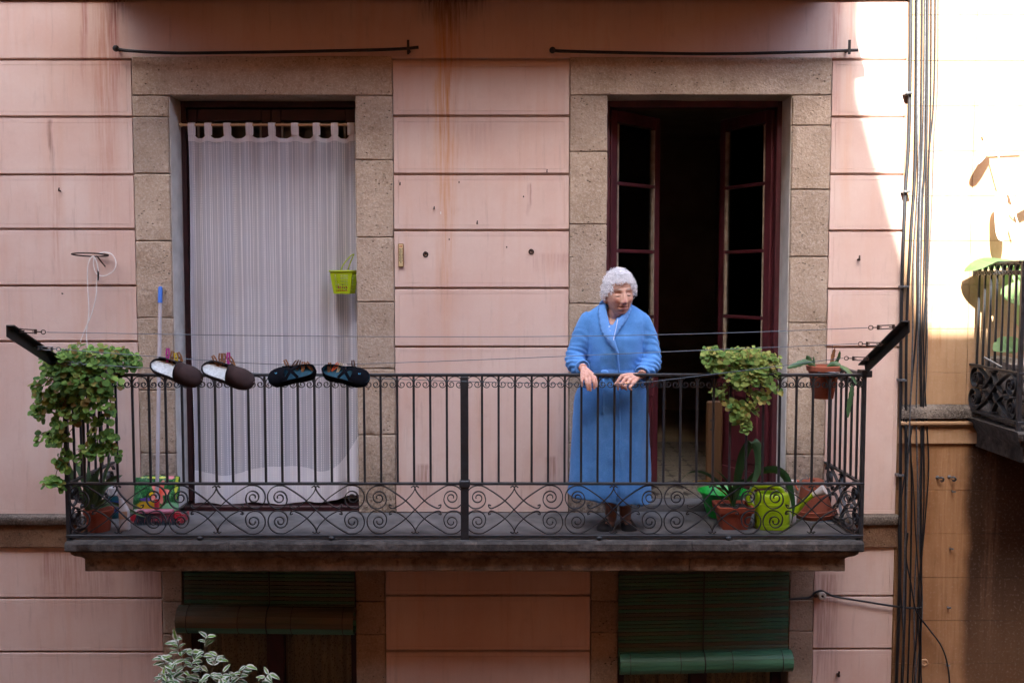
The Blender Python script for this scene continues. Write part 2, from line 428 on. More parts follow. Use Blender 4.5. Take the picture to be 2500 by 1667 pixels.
# string courses at both floor levels
for dz in (0, 3.395):
    for a, b in ((BX0, -2.44), (1.90, BX1)):
        m = MB(); h = SCZ1+dz; n = 40
        rws = []
        for i in range(n+1):
            x = a + (b-a)*i/n; q = noise.noise((x*6, dz, 1))*.006; q2 = noise.noise((x*23, dz, 5))*.005
            rws.append([(x, .02, h+.010+q), (x, -.048+q2, h+q2), (x, -.055+q2, h-.018+q), (x, -.042+q, h-.052+q2), (x, -.012, h-.060), (x, .02, h-.060)])
        m.sheet(rws); m.f.append(tuple(range(6))); m.f.append(tuple(reversed(range(n*6, n*6+6))))
        part("string_course_ledge", m, MAT['ledge'], bld, 50)
        part("string_course_band", MB().box(a, b, -.022, WY0+.01, SCZ0+dz, h-.058, .004), MAT['band'], bld)

# stone surrounds: lintels and jamb stones, each stone its own piece
def block(name, x0, x1, z0, z1, y1=.215, y0=-.004, j=.0022, seed=0, mat='stone', amp=.0035):
    rnd = random.Random(seed); b = bmesh.new()
    nx = max(2, int((x1-x0)/.05)); nz = max(2, int((z1-z0)/.05)); ny = 4
    m = MB(); m.box(x0+j, x1-j, y0, y1, z0+j, z1-j, .005)
    b = bmesh.new()
    vs = [b.verts.new(q) for q in m.v]
    for f in m.f: b.faces.new([vs[i] for i in f])
    long = [e for e in b.edges if e.calc_length() > .05]
    bmesh.ops.subdivide_edges(b, edges=long, cuts=7, use_grid_fill=True)
    for q in b.verts:
        d = noise.noise_vector((q.co * 11) + Vector((seed*3.1, 0, 0))) * amp
        e = noise.noise_vector((q.co * 37) + Vector((seed, 4, 0))) * amp*.55
        onedge = (abs(q.co.x-x0) < .02 or abs(q.co.x-x1) < .02 or abs(q.co.z-z0) < .02 or abs(q.co.z-z1) < .02)
        q.co += (d+e)*(1.0 if onedge else .5)
        q.co.x = min(max(q.co.x, x0+.0003), x1-.0003); q.co.z = min(max(q.co.z, z0+.0003), z1-.0003)
    return part(name, MB().bm(b), MAT[mat], bld, 40)
block("lintel_stone", LO0, LO1, LZ0, LZ1, seed=1); block("lintel_stone", QO0, QO1, QZ0, QZ1, seed=2)
def jamb(x0, x1, ztop, ys, px, zb, seed, mat='stone'):
    z = [ztop] + [PZ(px, y) for y in ys] + [zb]
    for i, (a, b) in enumerate(zip(z[:-1], z[1:])): block("jamb_stone", x0, x1, b, a, seed=seed+i, mat=mat)
jamb(LO0, L0, LZ0, [286, 424, 589, 776, 952, 1106], 370, 0.0, 10)
jamb(L1, LO1, LZ0, [391, 580, 737, 900, 1061], 915, 0.0, 20)
jamb(QO0, Q0, QZ0, [371, 548, 742, 906, 1081], 1440, 0.0, 30)
jamb(Q1, QO1, QZ0, [307, 463, 627, 788, 946, 1110], 1975, 0.0, 40)
for k, (x0, x1, ys, px) in enumerate(((KO0, K0, [1468, 1546], 420), (K1, KO1, [1467, 1547], 905), (JO0, J0, [1466, 1543], 1475), (J1, JO1, [1463, 1540], 1955))):
    jamb(x0, x1, KZ, ys, px, -1.75, 50+k*7, 'stone_low'); block("jamb_stone", x0, x1, -2.4, -1.75, seed=90+k, mat='stone_low')
block("lintel_stone", KO0, KO1, KZ, -.205, seed=95, mat='stone_low'); block("lintel_stone", JO0, JO1, KZ, -.205, seed=96, mat='stone_low')

# painted inner faces of the reveals
part("reveal", MB().box(L0-.001, L0+.0035, .012, .2145, .031, LZ0-.001), MAT['grey_paint'], bld); part("reveal", MB().box(Q1-.0035, Q1+.001, .012, .2145, .051, QZ0-.001), MAT['grey_paint'], bld)
# thresholds
part("threshold", MB().box(L0+.002, L1-.002, .12, .40, -.05, .016, .004), MAT['dark_maroon'], bld)
part("threshold", MB().box(Q0+.002, Q1-.002, .035, .205, -.05, .050, .006), MAT['floor'], bld)

# door frames and the french doors
FY = .215
def frame(x0, x1, z0, z1, mat, w=.035, d=.075, y=FY):
    m = MB().box(x0-.05, x0+w, y, y+d, z0, z1+.05, .003).box(x1-w, x1+.05, y, y+d, z0, z1+.05, .003).box(x0+w, x1-w, y, y+d, z1-w, z1+.05, .003)
    return part("door_frame", m, mat, bld)
frame(L0, L1, .03, LZ0, MAT['dark_maroon']); frame(Q0, Q1, .05, QZ0, MAT['maroon'])
def leaf(hx, hy, w, z0, z1, ang, mat, rowsz, panel_z, flip):
    """one glazed door leaf; local x from the hinge, thickness along local y"""
    o = link("door_leaf", None, bld); o.location = Vector((hx, hy, 0)) - ORG[bld]; o.rotation_euler = (0, 0, ang); ORG[o] = Vector()
    s = .062; t = .042
    lp = lambda n, m, mt: tag(link(n, m.mesh(n), o, mt))
    f = MB().box(0, s, -t/2, t/2, z0, z1, .004).box(w-s, w, -t/2, t/2, z0, z1, .004)
    f.box(s, w-s, -t/2, t/2, z1-.075, z1, .004).box(s, w-s, -t/2, t/2, z0, z0+.12, .004).box(s, w-s, -t/2, t/2, panel_z-.05, panel_z+.05, .004)
    lp("frame", f, mat)
    lp("panel", MB().box(s, w-s, -.010, .010, z0+.12, panel_z-.05).box(s+.04, w-s-.04, -.018, .018, z0+.17, panel_z-.10, .006), mat)
    if flip: lp("drip_rail", MB().box(.01, w-.01, -.055, -t/2-.001, z0+.02, z0+.075, .012), mat)
    zz = [panel_z+.05] + rowsz + [z1-.075]
    for z in rowsz: lp("glazing_bar", MB().box(s, w-s, -t/2+.004, t/2-.004, z-.011, z+.011, .003), mat)
    b = MB()
    for a, c in zip(zz[:-1], zz[1:]):
        lp("pane", MB().box(s+.002, w-s-.002, -.002, .002, a+.011, c-.011), MAT['glass'])
        for xx in (s, w-s-.012): lp("glazing_bead", MB().box(xx, xx+.012, -t/2-.002, t/2+.002, a+.012, c-.012), MAT['bead'])
    return o
lw = (L1-L0-.07)/2
leaf(L0+.036, FY+.05, lw-.002, .04, LZ0-.04, 0, MAT['dark_maroon'], [.95+.42, 1.79], .62, False)
leaf(L1-.036, FY+.05, lw-.002, .04, LZ0-.04, R(180), MAT['dark_maroon'], [.95+.42, 1.79], .62, False)
qw = (Q1-Q0-.07)/2
RZ = [PZ(1600, y, .6) for y in (457, 615, 773)][::-1]
leaf(Q0+.036, FY+.06, qw, .06, QZ0-.04, R(46), MAT['maroon'], RZ, .72, False)
leaf(Q1-.036, FY+.06, qw, .06, QZ0-.04, R(180-64), MAT['maroon'], RZ, .72, True)

# the room behind
rm = MB(); rx0, rx1, ry0, ry1, rz0, rz1 = -2.6, 2.2, .215, 4.6, .044, 2.95
rm.add([(rx0,ry0,rz0),(rx0,ry1,rz0),(rx0,ry1,rz1),(rx0,ry0,rz1),(rx1,ry0,rz0),(rx1,ry1,rz0),(rx1,ry1,rz1),(rx1,ry0,rz1)],
       [(0,1,2,3),(4,7,6,5),(1,5,6,2),(3,2,6,7),(0,4,5,1)])
part("interior_wall", rm, MAT['dark_room'], bld, 0)
def tilemat():
    t = NT("cement_floor_tile"); p = t.obj(); X, Y, Z = t.sep(p)
    ax = t.math('ABSOLUTE', X); ay = t.math('ABSOLUTE', Y)
    star = t.rng(t.math('ADD', t.math('MULTIPLY', ax, ay), t.math('MULTIPLY', t.math('ADD', ax, ay), .006)), .00075, .00055)
    rad = t.math('ADD', t.math('MULTIPLY', X, X), t.math('MULTIPLY', Y, Y))
    ring = t.math('MULTIPLY', t.rng(rad, .0058, .0064), t.rng(rad, .0078, .0072))
    c = t.mix(t.noise(t.pos(), 9, 4), rgb('#7d766a'), rgb('#625b50'))
    c = t.mix(t.math('MAXIMUM', star, t.math('MULTIPLY', ring, .7)), c, rgb('#2a2622'))
    return t.done(c, .45)
MAT['tile'] = tilemat()
tile_me = MB().box(-.0985, .0985, -.0985, .0985, 0, .010, .0015).mesh("floor_tile"); tile_me.materials.append(MAT['tile'])
for i in range(9):
    for j in range(11):
        o = link("floor_tile", tile_me, bld); o.location = Vector((.55+i*.2, .31+j*.2, .046)) - ORG[bld]

# lower windows: dark recess, frames and lace
for x0, x1, px in ((K0, K1, (545, 712)), (J0, J1, (1555, 1730))):
    r2 = MB(); a, b, c, d = x0-.3, x1+.3, -3.3, KZ+.3
    r2.add([(a,.215,c),(a,2.5,c),(a,2.5,d),(a,.215,d),(b,.215,c),(b,2.5,c),(b,2.5,d),(b,.215,d)], [(0,1,2,3),(4,7,6,5),(1,5,6,2),(3,2,6,7),(0,4,5,1)])
    part("interior_wall", r2, MAT['dark_room'], bld, 0)
    part("window_frame", MB().box(x0, x0+.055, .15, .21, -2.4, KZ, .003).box(x1-.055, x1, .15, .21, -2.4, KZ, .003).box(x0+.055, x1-.055, .15, .21, KZ-.06, KZ, .003)
         .box((x0+x1)/2-.055, (x0+x1)/2+.055, .14, .21, -2.4, KZ-.06, .004), MAT['dark_maroon'], bld)
    for a, b in ((x0+.055, (x0+x1)/2-.055), ((x0+x1)/2+.055, x1-.055)):
        part("pane", MB().box(a, b, .168, .171, -2.4, KZ-.06), MAT['glass'], bld)
# slab of the storey above (its underside closes the top of the picture) and of the storey below
def slab(parent_or_none, zf, name="slab"):
    pass

# ------------------------------------------------------------------ balconies
def balcony_slab(root, zf, x0, x1, cuts, yf=-.70, inset=.078, rough=True):
    """floor plate with a rounded worn edge, hollow moulding and a lower band, split at the stone joints"""
    prof = [(.06, 0.0), (yf+.012, 0.0), (yf, -.010), (yf-.002, -.046), (yf+.006, -.054), (yf+.022, -.058), (yf+.024, -.072), (yf+.040, -.088), (yf+.066, -.100), (yf+.078, -.112), (yf+.080, -.118), (yf+.080, -.182), (yf+.086, -.188), (.02, -.188), (.02, -.10)]
    xs = [x0] + cuts + [x1]
    for k, (a, b) in enumerate(zip(xs[:-1], xs[1:])):
        n = max(6, int((b-a)/.03)); rws = []
        for i in range(n+1):
            x = a + .0015 + (b-a-.003)*i/n; row = []
            for j, (y, z) in enumerate(prof):
                e = 0; xx = x
                ins = (y - yf) if 4 <= j <= 12 else (inset if j > 12 else 0)
                if k == 0 and i == 0: xx = x0 + min(ins, inset)
                elif k == len(xs)-2 and i == n: xx = x1 - min(ins, inset)
                elif k == 0: xx = max(x, x0 + min(ins, inset) + (i/n)*.002)
                elif k == len(xs)-2: xx = min(x, x1 - min(ins, inset) - (1-i/n)*.002)
                if k == 0: xx = max(xx, x0+min(ins, inset))
                if k == len(xs)-2: xx = min(xx, x1-min(ins, inset))
                if 1 <= j <= 12: e = noise.noise((xx*14, z*30, k*3.3))*.004 + noise.noise((xx*50, z*50, 2))*.0025
                ez = noise.noise((xx*30, j, 7))*.003 if 1 <= j <= 12 else 0
                row.append((xx, y+e, zf+z+ez))
            rws.append(row)
        m = MB().sheet(rws); np_ = len(prof)
        m.f.append(tuple(range(np_))); m.f.append(tuple(reversed(range(n*np_, (n+1)*np_))))
        part("slab_stone", m, MAT['slab'], root, 40)
SX0, SX1 = PX(157, 1323, -.70), PX(2110, 1322, -.70)
balc = thing("balcony", "long weathered stone balcony slab with moulded edge under the old woman", "balcony", ((SX0+SX1)/2, -.3, -.19))
balcony_slab(balc, 0.0, SX0, SX1, [PX(558, 1330, -.7), PX(1690, 1330, -.7)])
part("floor", MB().box(SX0+.03, SX1-.03, -.655, .03, -.02, .0035), MAT['floor'], balc, 0)
upb = thing("upper_balcony", "underside of the stone balcony one storey above, along the top edge", "balcony", ((SX0+SX1)/2, -.3, 3.19))
balcony_slab(upb, 3.385, SX0, SX1, [])
lowb = thing("lower_balcony", "stone balcony of the storey below that carries the variegated plant", "balcony", ((SX0+SX1)/2, -.3, -3.57))
balcony_slab(lowb, -3.375, SX0, SX1, [])

# ironwork -----------------------------------------------------------------
RY = -.64
RX0, RX1 = PX(165, 1180, RY), PX(2104, 1180, RY)
ZT, ZM0, ZB = PZ(1250, 914, RY), PZ(1250, 1180, RY), PZ(1250, 1307, RY)
def spiral(c, r0, r1, a0, a1, n=26):
    return [(c[0]+ (r0+(r1-r0)*(i/n))*math.cos(a0+(a1-a0)*i/n), c[1] + (r0+(r1-r0)*(i/n))*math.sin(a0+(a1-a0)*i/n)) for i in range(n+1)]
def ring_pts(w, h):
    """arch with two small inward curls below: local 2D, centre x=0, top z=0"""
    r = w*.47; q = r*.50; zc = -r; n = 26
    curl = [(-r+q + q*(1-.68*(i/n)**.8)*math.cos(a), -h+q + q*(1-.68*(i/n)**.8)*math.sin(a)) for i in range(n+1) for a in [R(180) + R(430)*i/n]]
    arch = [(-r*math.cos(math.pi*i/18), zc + r*math.sin(math.pi*i/18)) for i in range(19)]
    return curl[::-1] + arch + [(-x, z) for x, z in curl]
def scroll_unit(w, h):
    """S-scrolls of one panel, 2D curves in (0..w, 0..h)"""
    out = []
    R1 = h*.245
    def S():
        # upper-left spiral, over the top, diagonal, round the lower right into its spiral
        cx, cz = R1*1.04, h-R1*1.02
        sp = spiral((cx-.002, cz), R1*.22, R1*.98, R(-420)+R(0), R(85-360-360)+R(360), 34)
        c2 = (cx, h-R1*1.0)
        up = []
        inner = [(cx + (R1*.16+(R1*.60-R1*.16)*i/30)*math.cos(a), cz-R1*.02 + (R1*.16+(R1*.60-R1*.16)*i/30)*math.sin(a)) for i in range(31) for a in [R(200) - R(560)*i/30]]
        # inner coil runs clockwise and ends pointing to the lower right; continue round the outside
        outer = [(cx + r*math.cos(a), cz - R1*.0 + r*math.sin(a)) for i in range(1, 22) for a in [R(0) - R(270)*i/21] for r in [R1*.60 + R1*.40*min(1, i/9)]]
        tail = [(w*.30, h*.90), (w*.40, h*.69), (w*.5, h*.5)]
        a = inner + outer
        half = a + spline([a[-1], (cx+R1*.55, h-R1*.13), (w*.37, h*.74), (w*.5, h*.5)], 6)[1:]
        other = [(w-x, h-z) for x, z in [(p[0], p[1]) for p in half]][::-1]
        return [(p[0], p[1]) for p in half] + other[1:]
    s1 = [(p[0], p[1]) for p in S()]
    out.append(s1); out.append([(x, h-z) for x, z in s1])
    def B():
        c = spline([(w*.46, h*.955), (w*.485, h*.985), (w*.498, h*.93), (w*.46, h*.80), (w*.37, h*.63), (w*.28, h*.535), (w*.245, h*.545), (w*.235, h*.60), (w*.262, h*.585)], 5)
        return [(p[0], p[1]) for p in c]
    spline3 = B()
    for fx in (0, 1):
        for fz in (0, 1):
            out.append([((w-x) if fx else x, (h-z) if fz else z) for x, z in spline3])
    return out
def _sp(pts, n): return [(p.x, p.y) for p in _spl([Vector((a, b, 0)) for a, b in pts], n)]
_spl = spline
def spline(pts, n=8):
    if len(pts[0]) == 2: return [Vector((p.x, p.y)) for p in _spl([Vector((a[0], a[1], 0)) for a in pts], n)]
    return _spl(pts, n)

def railing(root, x0, x1, y0, y1, zb, zm, zt, mat, units, nb, mid_post=True, sides=(1, 1), side_b=6, dep=.013, thick=.0055, front_units=True):
    bar = .0125
    # rails
    f = MB().box(x0-.012, x1+.012, y0-.017, y0+.017, zt-.010, zt+.006, .003); part("top_rail", f, mat, root)
    part("middle_rail", MB().box(x0-.012, x1+.012, y0-.013, y0+.013, zm-.007, zm+.007, .002), mat, root)
    part("bottom_rail", MB().box(x0-.012, x1+.012, y0-.014, y0+.014, zb-.010, zb+.008, .002), mat, root)
    for x, s in ((x0, sides[0]), (x1, sides[1])):
        part("corner_post", MB().box(x-.0115, x+.0115, y0-.0115, y0+.0115, .0 + (zb-.06), zt-.010, .002), mat, root)
        if s:
            part("top_rail", MB().box(x-.016, x+.016, y0+.0172, y1, zt-.010, zt+.006, .003), mat, root)
            part("middle_rail", MB().box(x-.013, x+.013, y0+.0132, y1, zm-.007, zm+.007, .002), mat, root)
            part("bottom_rail", MB().box(x-.014, x+.014, y0+.0142, y1, zb-.010, zb+.008, .002), mat, root)
    def bal_mesh():
        return MB().box(-bar/2, bar/2, -bar/2, bar/2, 0, zt-.010-zm-.007, .0015).mesh("baluster")
    bme = bal_mesh(); bme.materials.append(mat)
    xs = []
    if mid_post:
        xm = (x0+x1)/2
        part("middle_post", MB().box(xm-.022, xm+.022, y0-.020, y0+.020, zb-.045, zt-.0102, .003).box(xm-.030, xm+.030, y0-.028, y0+.028, zm-.02, zm+.022, .006).box(xm-.027, xm+.027, y0-.025, y0+.025, zb-.06, zb-.02, .005), mat, root)
        halves = [(x0, xm), (xm, x1)]
    else: halves = [(x0, x1)]
    pit = None
    for (a, b) in halves:
        d = (b-a)/(nb+1) if nb else 0
        d = (b-a-.012)/(nb+1)
        cols = [a + .006 + d*(i+1) for i in range(nb)]
        xs += cols
        for x in cols:
            o = link("baluster", bme, root); o.location = Vector((x, y0, zm+.007)) - ORG[root]
        pit = d
        ends = [a] + cols + [b]
        h = .066
        rp = ring_pts(d-bar*.2, h)
        rme = MB().strip([(x, 0, z) for x, z in rp], .0045, dep, (0, 1, 0)).mesh("ring_scroll"); rme.materials.append(mat)
        for u, v in zip(ends[:-1], ends[1:]):
            o = link("ring_scroll", rme, root); o.location = Vector(((u+v)/2, y0+random.uniform(-.002, .002), zt-.011)) - ORG[root]
            o.rotation_euler = (0, R(random.uniform(-4, 4)), 0)
        uw = (b-a)/units
        sc = scroll_unit(uw-.008, zm-.007-(zb+.008)-.004)
        mes = []
        for k, c in enumerate(sc):
            me = MB().strip([(x, 0, z) for x, z in c], thick, dep, (0, 1, 0)).mesh("panel_scroll"); me.materials.append(mat); mes.append(me)
        for i in range(units):
            for k, me in enumerate(mes):
                o = link("panel_scroll", me, root); o.location = Vector((a+uw*i+.004, y0 + (.004 if k % 2 else -.004), zb+.010)) - ORG[root]
    L = y1-y0
    for x, s in ((x0, sides[0]), (x1, sides[1])):
        if not s: continue
        for i in range(side_b):
            o = link("baluster", bme, root); o.location = Vector((x, y0 + L*(i+1)/(side_b+1) , zm+.007)) - ORG[root]
        rp = ring_pts(L/(side_b+1)*.96, .066); rme = MB().strip([(0, yy, z) for yy, z in rp], .0045, dep, (1, 0, 0)).mesh("ring_scroll"); rme.materials.append(mat)
        for i in range(side_b+1):
            o = link("ring_scroll", rme, root); o.location = Vector((x, y0+L*(i+.5)/(side_b+1), zt-.011)) - ORG[root]
        for k, c in enumerate(scroll_unit(L-.03, zm-zb-.019)):
            me = MB().strip([(0, yy, z) for yy, z in c], thick, dep*1.5, (1, 0, 0)).mesh("panel_scroll"); me.materials.append(mat)
            o = link("panel_scroll", me, root); o.location = Vector((x+(.004 if k % 2 else -.004), y0+.015, zb+.010)) - ORG[root]
rail = thing("balcony_railing", "black wrought iron railing with scrolled lower panels along the long balcony", "railing", ((RX0+RX1)/2, RY, 0))
railing(rail, RX0, RX1, RY, .03, ZB, ZM0, ZT, MAT['iron'], 4, 23)
bt = MB()
for px in (490, 810, 1463, 1778): 
    q = P(px, 1312, RY); part("rail_foot", MB().ball((q.x, RY-.004, .012), .020, 12, 8, (1, 1, .8)), MAT['iron'], rail)
bal_low = thing("lower_railing", "iron railing of the storey below the frame", "railing", (0, RY, -3.37)) if False else None

# ------------------------------------------------------------------ the neighbouring house
nb = thing("neighbouring_house", "ochre rendered house beyond the cable bundle, sunlit at the top", "building", (3.4, .3, -6.9))
NX0 = BX1-.008
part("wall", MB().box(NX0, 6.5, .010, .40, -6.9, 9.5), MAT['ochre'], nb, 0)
zj = [PZ(2300, y) for y in (588, 695, 802.6, 909.7)]
st = zj[1]-zj[2]
ncz1, ncz0 = PZ(2300, 990), PZ(2300, 1082)
ups = [zj[0] + st*k for k in range(12, 0, -1)] + zj + [ncz1]
lows = [ncz0] + [PZ(2300, y) for y in (1196.7, 1302, 1408.8, 1514, 1618)]
lows += [lows[-1] - st*k for k in range(1, 4)]
vx = PX(2362, 850)
for zz in (ups, lows):
    for a, b in zip(zz[:-1], zz[1:]):
        up = zz is ups
        cols = [(NX0, vx), (vx, 4.2), (4.2, 6.5)] if up else [(NX0, 4.2), (4.2, 6.5)]
        for x0, x1 in cols:
            m = MB(); e = .0016
            rect = lambda d, y: [(x0+d, y, b+d), (x1-d, y, b+d), (x1-d, y, a-d), (x0+d, y, a-d)]
            rr = [rect(e*.5, .012), rect(e*.5, .004), rect(e*1.6, .0)]
            for r_ in rr: m.v += [Vector(q) for q in r_]
            for i in range(2):
                for j in range(4): m.f.append((i*4+j, i*4+(j+1) % 4, i*4+4+(j+1) % 4, i*4+4+j))
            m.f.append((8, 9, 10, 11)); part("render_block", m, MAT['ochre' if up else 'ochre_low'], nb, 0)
zc = ncz1; n = 60; rws = []
for i in range(n+1):
    x = NX0 + (4.6-NX0)*i/n; q = noise.noise((x*9, 3, 1))*.006; q2 = noise.noise((x*33, 1, 5))*.005
    rws.append([(x, .01, zc+.012+q), (x, -.035+q2, zc-.004+q), (x, -.052+q, zc-.03+q2), (x, -.050+q2, zc-.075), (x, .01, zc-.078)])
part("cornice_ledge", MB().sheet(rws), MAT['ledge'], nb, 60)
zq = PZ(2300, 1029)
rws = [[(x, .01, zq+.008), (x, -.04, zq+.008), (x, -.050, zq), (x, -.048, zq-.012), (x, -.03, zq-.024), (x, -.018, zq-.034), (x, .01, zq-.036)] for x in (NX0, 4.6)]
part("cornice_moulding", MB().sheet(rws), MAT['ochre'], nb, 30)
part("cornice_band", MB().box(NX0, 4.6, -.020, .005, ncz0, zq-.0362, .003), MAT['ochre'], nb)

NBX = PX(2371, 890)          # its balcony, seen from the side
NZF = .615
nbal = thing("neighbour_balcony", "dark stone balcony slab jutting from the ochre house", "balcony", (NBX+1.2, -.3, NZF-.19))
balcony_slab(nbal, NZF, NBX-.03, NBX+2.4, [], yf=-.66, inset=.07)
nrail = thing("neighbour_railing", "iron railing with wide flat scrolls on the ochre house balcony", "railing", (NBX+1.2, -.6, NZF))
railing(nrail, NBX, NBX+2.34, -.60, .0, PZ(2371, 998), PZ(2371, 889), 1.572, MAT['iron'], 4, 22, False, (1, 0), side_b=7, dep=.020, thick=.006)
# ================================================================== things on and around the balcony
# ---- curtain
def curtainmat(name, see, col, dots=True):
    t = NT(name); p = t.obj(); X, Y, Z = t.sep(p); t.t.nodes.remove(t.b)
    wob = t.math('MULTIPLY_ADD', t.noise(t.scale(p, (1, 1, .35)), 6, 2), .006, -.003)
    xx = t.math('ADD', X, wob)
    def line(per, off, w):
        fr = t.math('ABSOLUTE', t.math('SUBTRACT', t.math('FRACT', t.math('MULTIPLY_ADD', xx, 1/per, off)), .5))
        return t.rng(fr, w, w*.4)
    s1 = t.math('MAXIMUM', line(.0365, .1, .085), t.math('MAXIMUM', line(.0495, .55, .06), line(.0275, .9, .05)))
    dash = t.rng(t.math('ADD', t.math('SINE', t.math('MULTIPLY', Z, 420)), t.math('MULTIPLY_ADD', t.noise(t.scale(p, (60, 1, 9)), 3, 2), 2.6, -1.2)), -.3, .5)
    s = t.math('MULTIPLY', s1, t.math('MULTIPLY_ADD', dash, .6, .4))
    s = t.math('MAXIMUM', s, t.math('MULTIPLY', line(.0125, .3, .12), .35))
    weave = t.noise(t.scale(p, (260, 1, 40)), 3, 2)
    c = t.mix(s, col, rgb('#fbfafc'))
    c = t.mix(t.math('MULTIPLY', t.rng(t.noise(p, 1.6, 4), .4, .7), .35), c, rgb('#c4babd'))
    d = t.n("BsdfDiffuse"); t.set(d.inputs[0], c); tl = t.n("BsdfTranslucent"); t.set(tl.inputs[0], c)
    a = t.n("MixShader"); a.inputs[0].default_value = .25; t.l(d.outputs[0], a.inputs[1]); t.l(tl.outputs[0], a.inputs[2])
    tr = t.n("BsdfTransparent"); m = t.n("MixShader")
    f = t.math('MULTIPLY', t.math('SUBTRACT', 1.0, s), t.math('MULTIPLY_ADD', weave, see*.7, see*.65), clamp=True)
    t.l(f, m.inputs[0]); t.l(a.outputs[0], m.inputs[1]); t.l(tr.outputs[0], m.inputs[2]); t.l(m.outputs[0], t.out.inputs[0])
    return t.m
MAT['sheer'] = curtainmat("sheer_striped_cloth", .17, rgb('#cfd1de'))
MAT['hem'] = curtainmat("doubled_sheer_cloth", .03, rgb('#eeedf4'))
CY = .165
cx0t, cx0b = PX(460, 340, CY), PX(474, 1226, CY); cx1 = L1 - .012
zct = PZ(640, 338, CY); zcb = PZ(500, 1229, CY)
cur = thing("door_curtain", "white sheer striped curtain hanging across the left balcony door", "curtain", ((cx0b+cx1)/2, CY, zcb))
def cury(u, v):
    """fold depth: u across 0..1, v down 0..1"""
    a = .5 + .5*v
    q = .016*a*math.sin(u*24 + 1.5*math.sin(u*7)) + .010*math.sin(u*55+v*1.3) + .012*noise.noise((u*5, v*1.5, 2))
    q += .030*math.exp(-((u-.93+.02*v)/.035)**2) - .022*math.exp(-((u-.86)/.03)**2)
    return CY + q*.8
def curx(u, v): return (cx0t + (cx0b-cx0t)*v)*(1-u) + (cx1 + .01*v)*u + .004*math.sin(v*9+u*30)
def cpt(u, v, off=0):
    zb = zcb + .012*u + .05*max(0, u-.72)/.28 * (u > .72) + .006*math.sin(u*21)
    return Vector((curx(u, v), cury(u, v)-off, zct + (zb-zct)*v))
NU = 220
hv = 1 - (1229-1150)/(1229-338)
part("cloth", MB().sheet([[cpt(i/NU, j/60*(hv+.03)) for i in range(NU+1)] for j in range(61)]), MAT['sheer'], cur, 60)
def hv_u(u): return hv + .012*math.sin(u*9) - .09*max(0, (u-.75)/.25)**2
part("hem", MB().sheet([[cpt(i/NU, hv_u(i/NU) - .004 + (1.0-hv_u(i/NU)+.004)*j/10, .003) for i in range(NU+1)] for j in range(11)]), MAT['hem'], cur, 60)
tabs = [(468, .012), (508.5, .1), (555, .2), (609, .35), (664, .5), (720, .62), (772.6, .76), (817, .88), (857, .97)]
ztab = [PX(t_[0], 320, CY) for t_ in tabs]
def utab(x): return (x-cx0t)/(cx1-cx0t)
us = [utab(x) for x in ztab]
def dip(u):
    for a, b in zip(us[:-1], us[1:]):
        if a <= u <= b:
            m = (u-a)/(b-a); return .030*max(0, math.sin(math.pi*min(1, max(0, (m-.12)/.76))))**.6
    return 0
hd = PZ(640, 328, CY)-zct
part("header", MB().sheet([[cpt(i/NU, 0, .004) + Vector((0, 0, (hd - dip(i/NU))*(1-k) + (-.018-.35*dip(i/NU))*k)) for i in range(NU+1)] for k in (0, .25, .5, .75, 1)]), MAT['hem'], cur, 60)
zrod = PZ(640, 305.5, CY)
for x in ztab:
    w = .022; ring = []
    pts = [(CY-.006, zct+hd-.006), (CY-.013, zrod), (CY-.008, zrod+.012), (CY, zrod+.0155), (CY+.008, zrod+.012), (CY+.013, zrod), (CY+.007, zct+hd-.006)]
    x2 = min(x+w, L1-.004)
    part("tab", MB().sheet([[(x-w, a, b), (x, a-.001, b), (x2, a, b)] for a, b in pts]), MAT['hem'], cur, 60)
MAT['pale_wood'] = simple("pale_wood", rgb('#c9ac86'), rgb('#b39068'), .5, sc=8, stretch=(.2, 3, 3))
crod = thing("curtain_rod", "thin pale wooden rod carrying the white curtain", "curtain rod", (0, CY, zrod))
part("pole", MB().tube([(PX(447, 308, CY), CY, zrod), (L1+.02, CY, zrod)], .0085, 10), MAT['pale_wood'], crod)
part("finial", MB().tube([(PX(437, 308, CY)+i*.006, CY, zrod) for i in range(5)], [.006, .012, .0135, .012, .009], 10), MAT['pale_wood'], crod)

# ---- lace curtains of the lower windows
def lacemat():
    t = NT("brown_lace"); p = t.obj(); X, Y, Z = t.sep(p); t.t.nodes.remove(t.b)
    v = t.vor(t.scale(p, (1, 1, .9)), 60); w = t.vor(p, 17)
    f = t.math('MAXIMUM', t.rng(v.outputs['Distance'], .28, .42), t.math('MULTIPLY', t.rng(w.outputs['Distance'], .30, .22), .9))
    c = t.mix(t.noise(p, 4, 3), rgb('#e0d5c2'), rgb('#c2b49e'))
    d = t.n("BsdfDiffuse"); t.set(d.inputs[0], c); tr = t.n("BsdfTransparent"); m = t.n("MixShader")
    t.l(t.math('MULTIPLY_ADD', f, .4, .58), m.inputs[0]); t.l(tr.outputs[0], m.inputs[1]); t.l(d.outputs[0], m.inputs[2]); t.l(m.outputs[0], t.out.inputs[0]); return t.m
MAT['lace'] = lacemat()
for k, (a, b, lab) in enumerate(((K0+.06, (K0+K1)/2-.06, "lace curtain behind the lower left window, left half beside the variegated plant"), ((K0+K1)/2+.06, K1-.06, "lace curtain behind the lower left window, right half by the stone jamb"),
        (J0+.06, (J0+J1)/2-.06, "lace curtain under the big green blind, left half"), ((J0+J1)/2+.06, J1-.06, "lace curtain under the big green blind, right half"))):
    m = MB().sheet([[(a+(b-a)*i/60, .215+.022*math.sin(i*.45+k)+.008*math.sin(i*1.3), KZ-.1+(-2.2)*j/4) for i in range(61)] for j in range(5)])
    solo("lace_curtain", m, MAT['lace'], lab, "curtain", "lace curtains of the lower windows", 60)

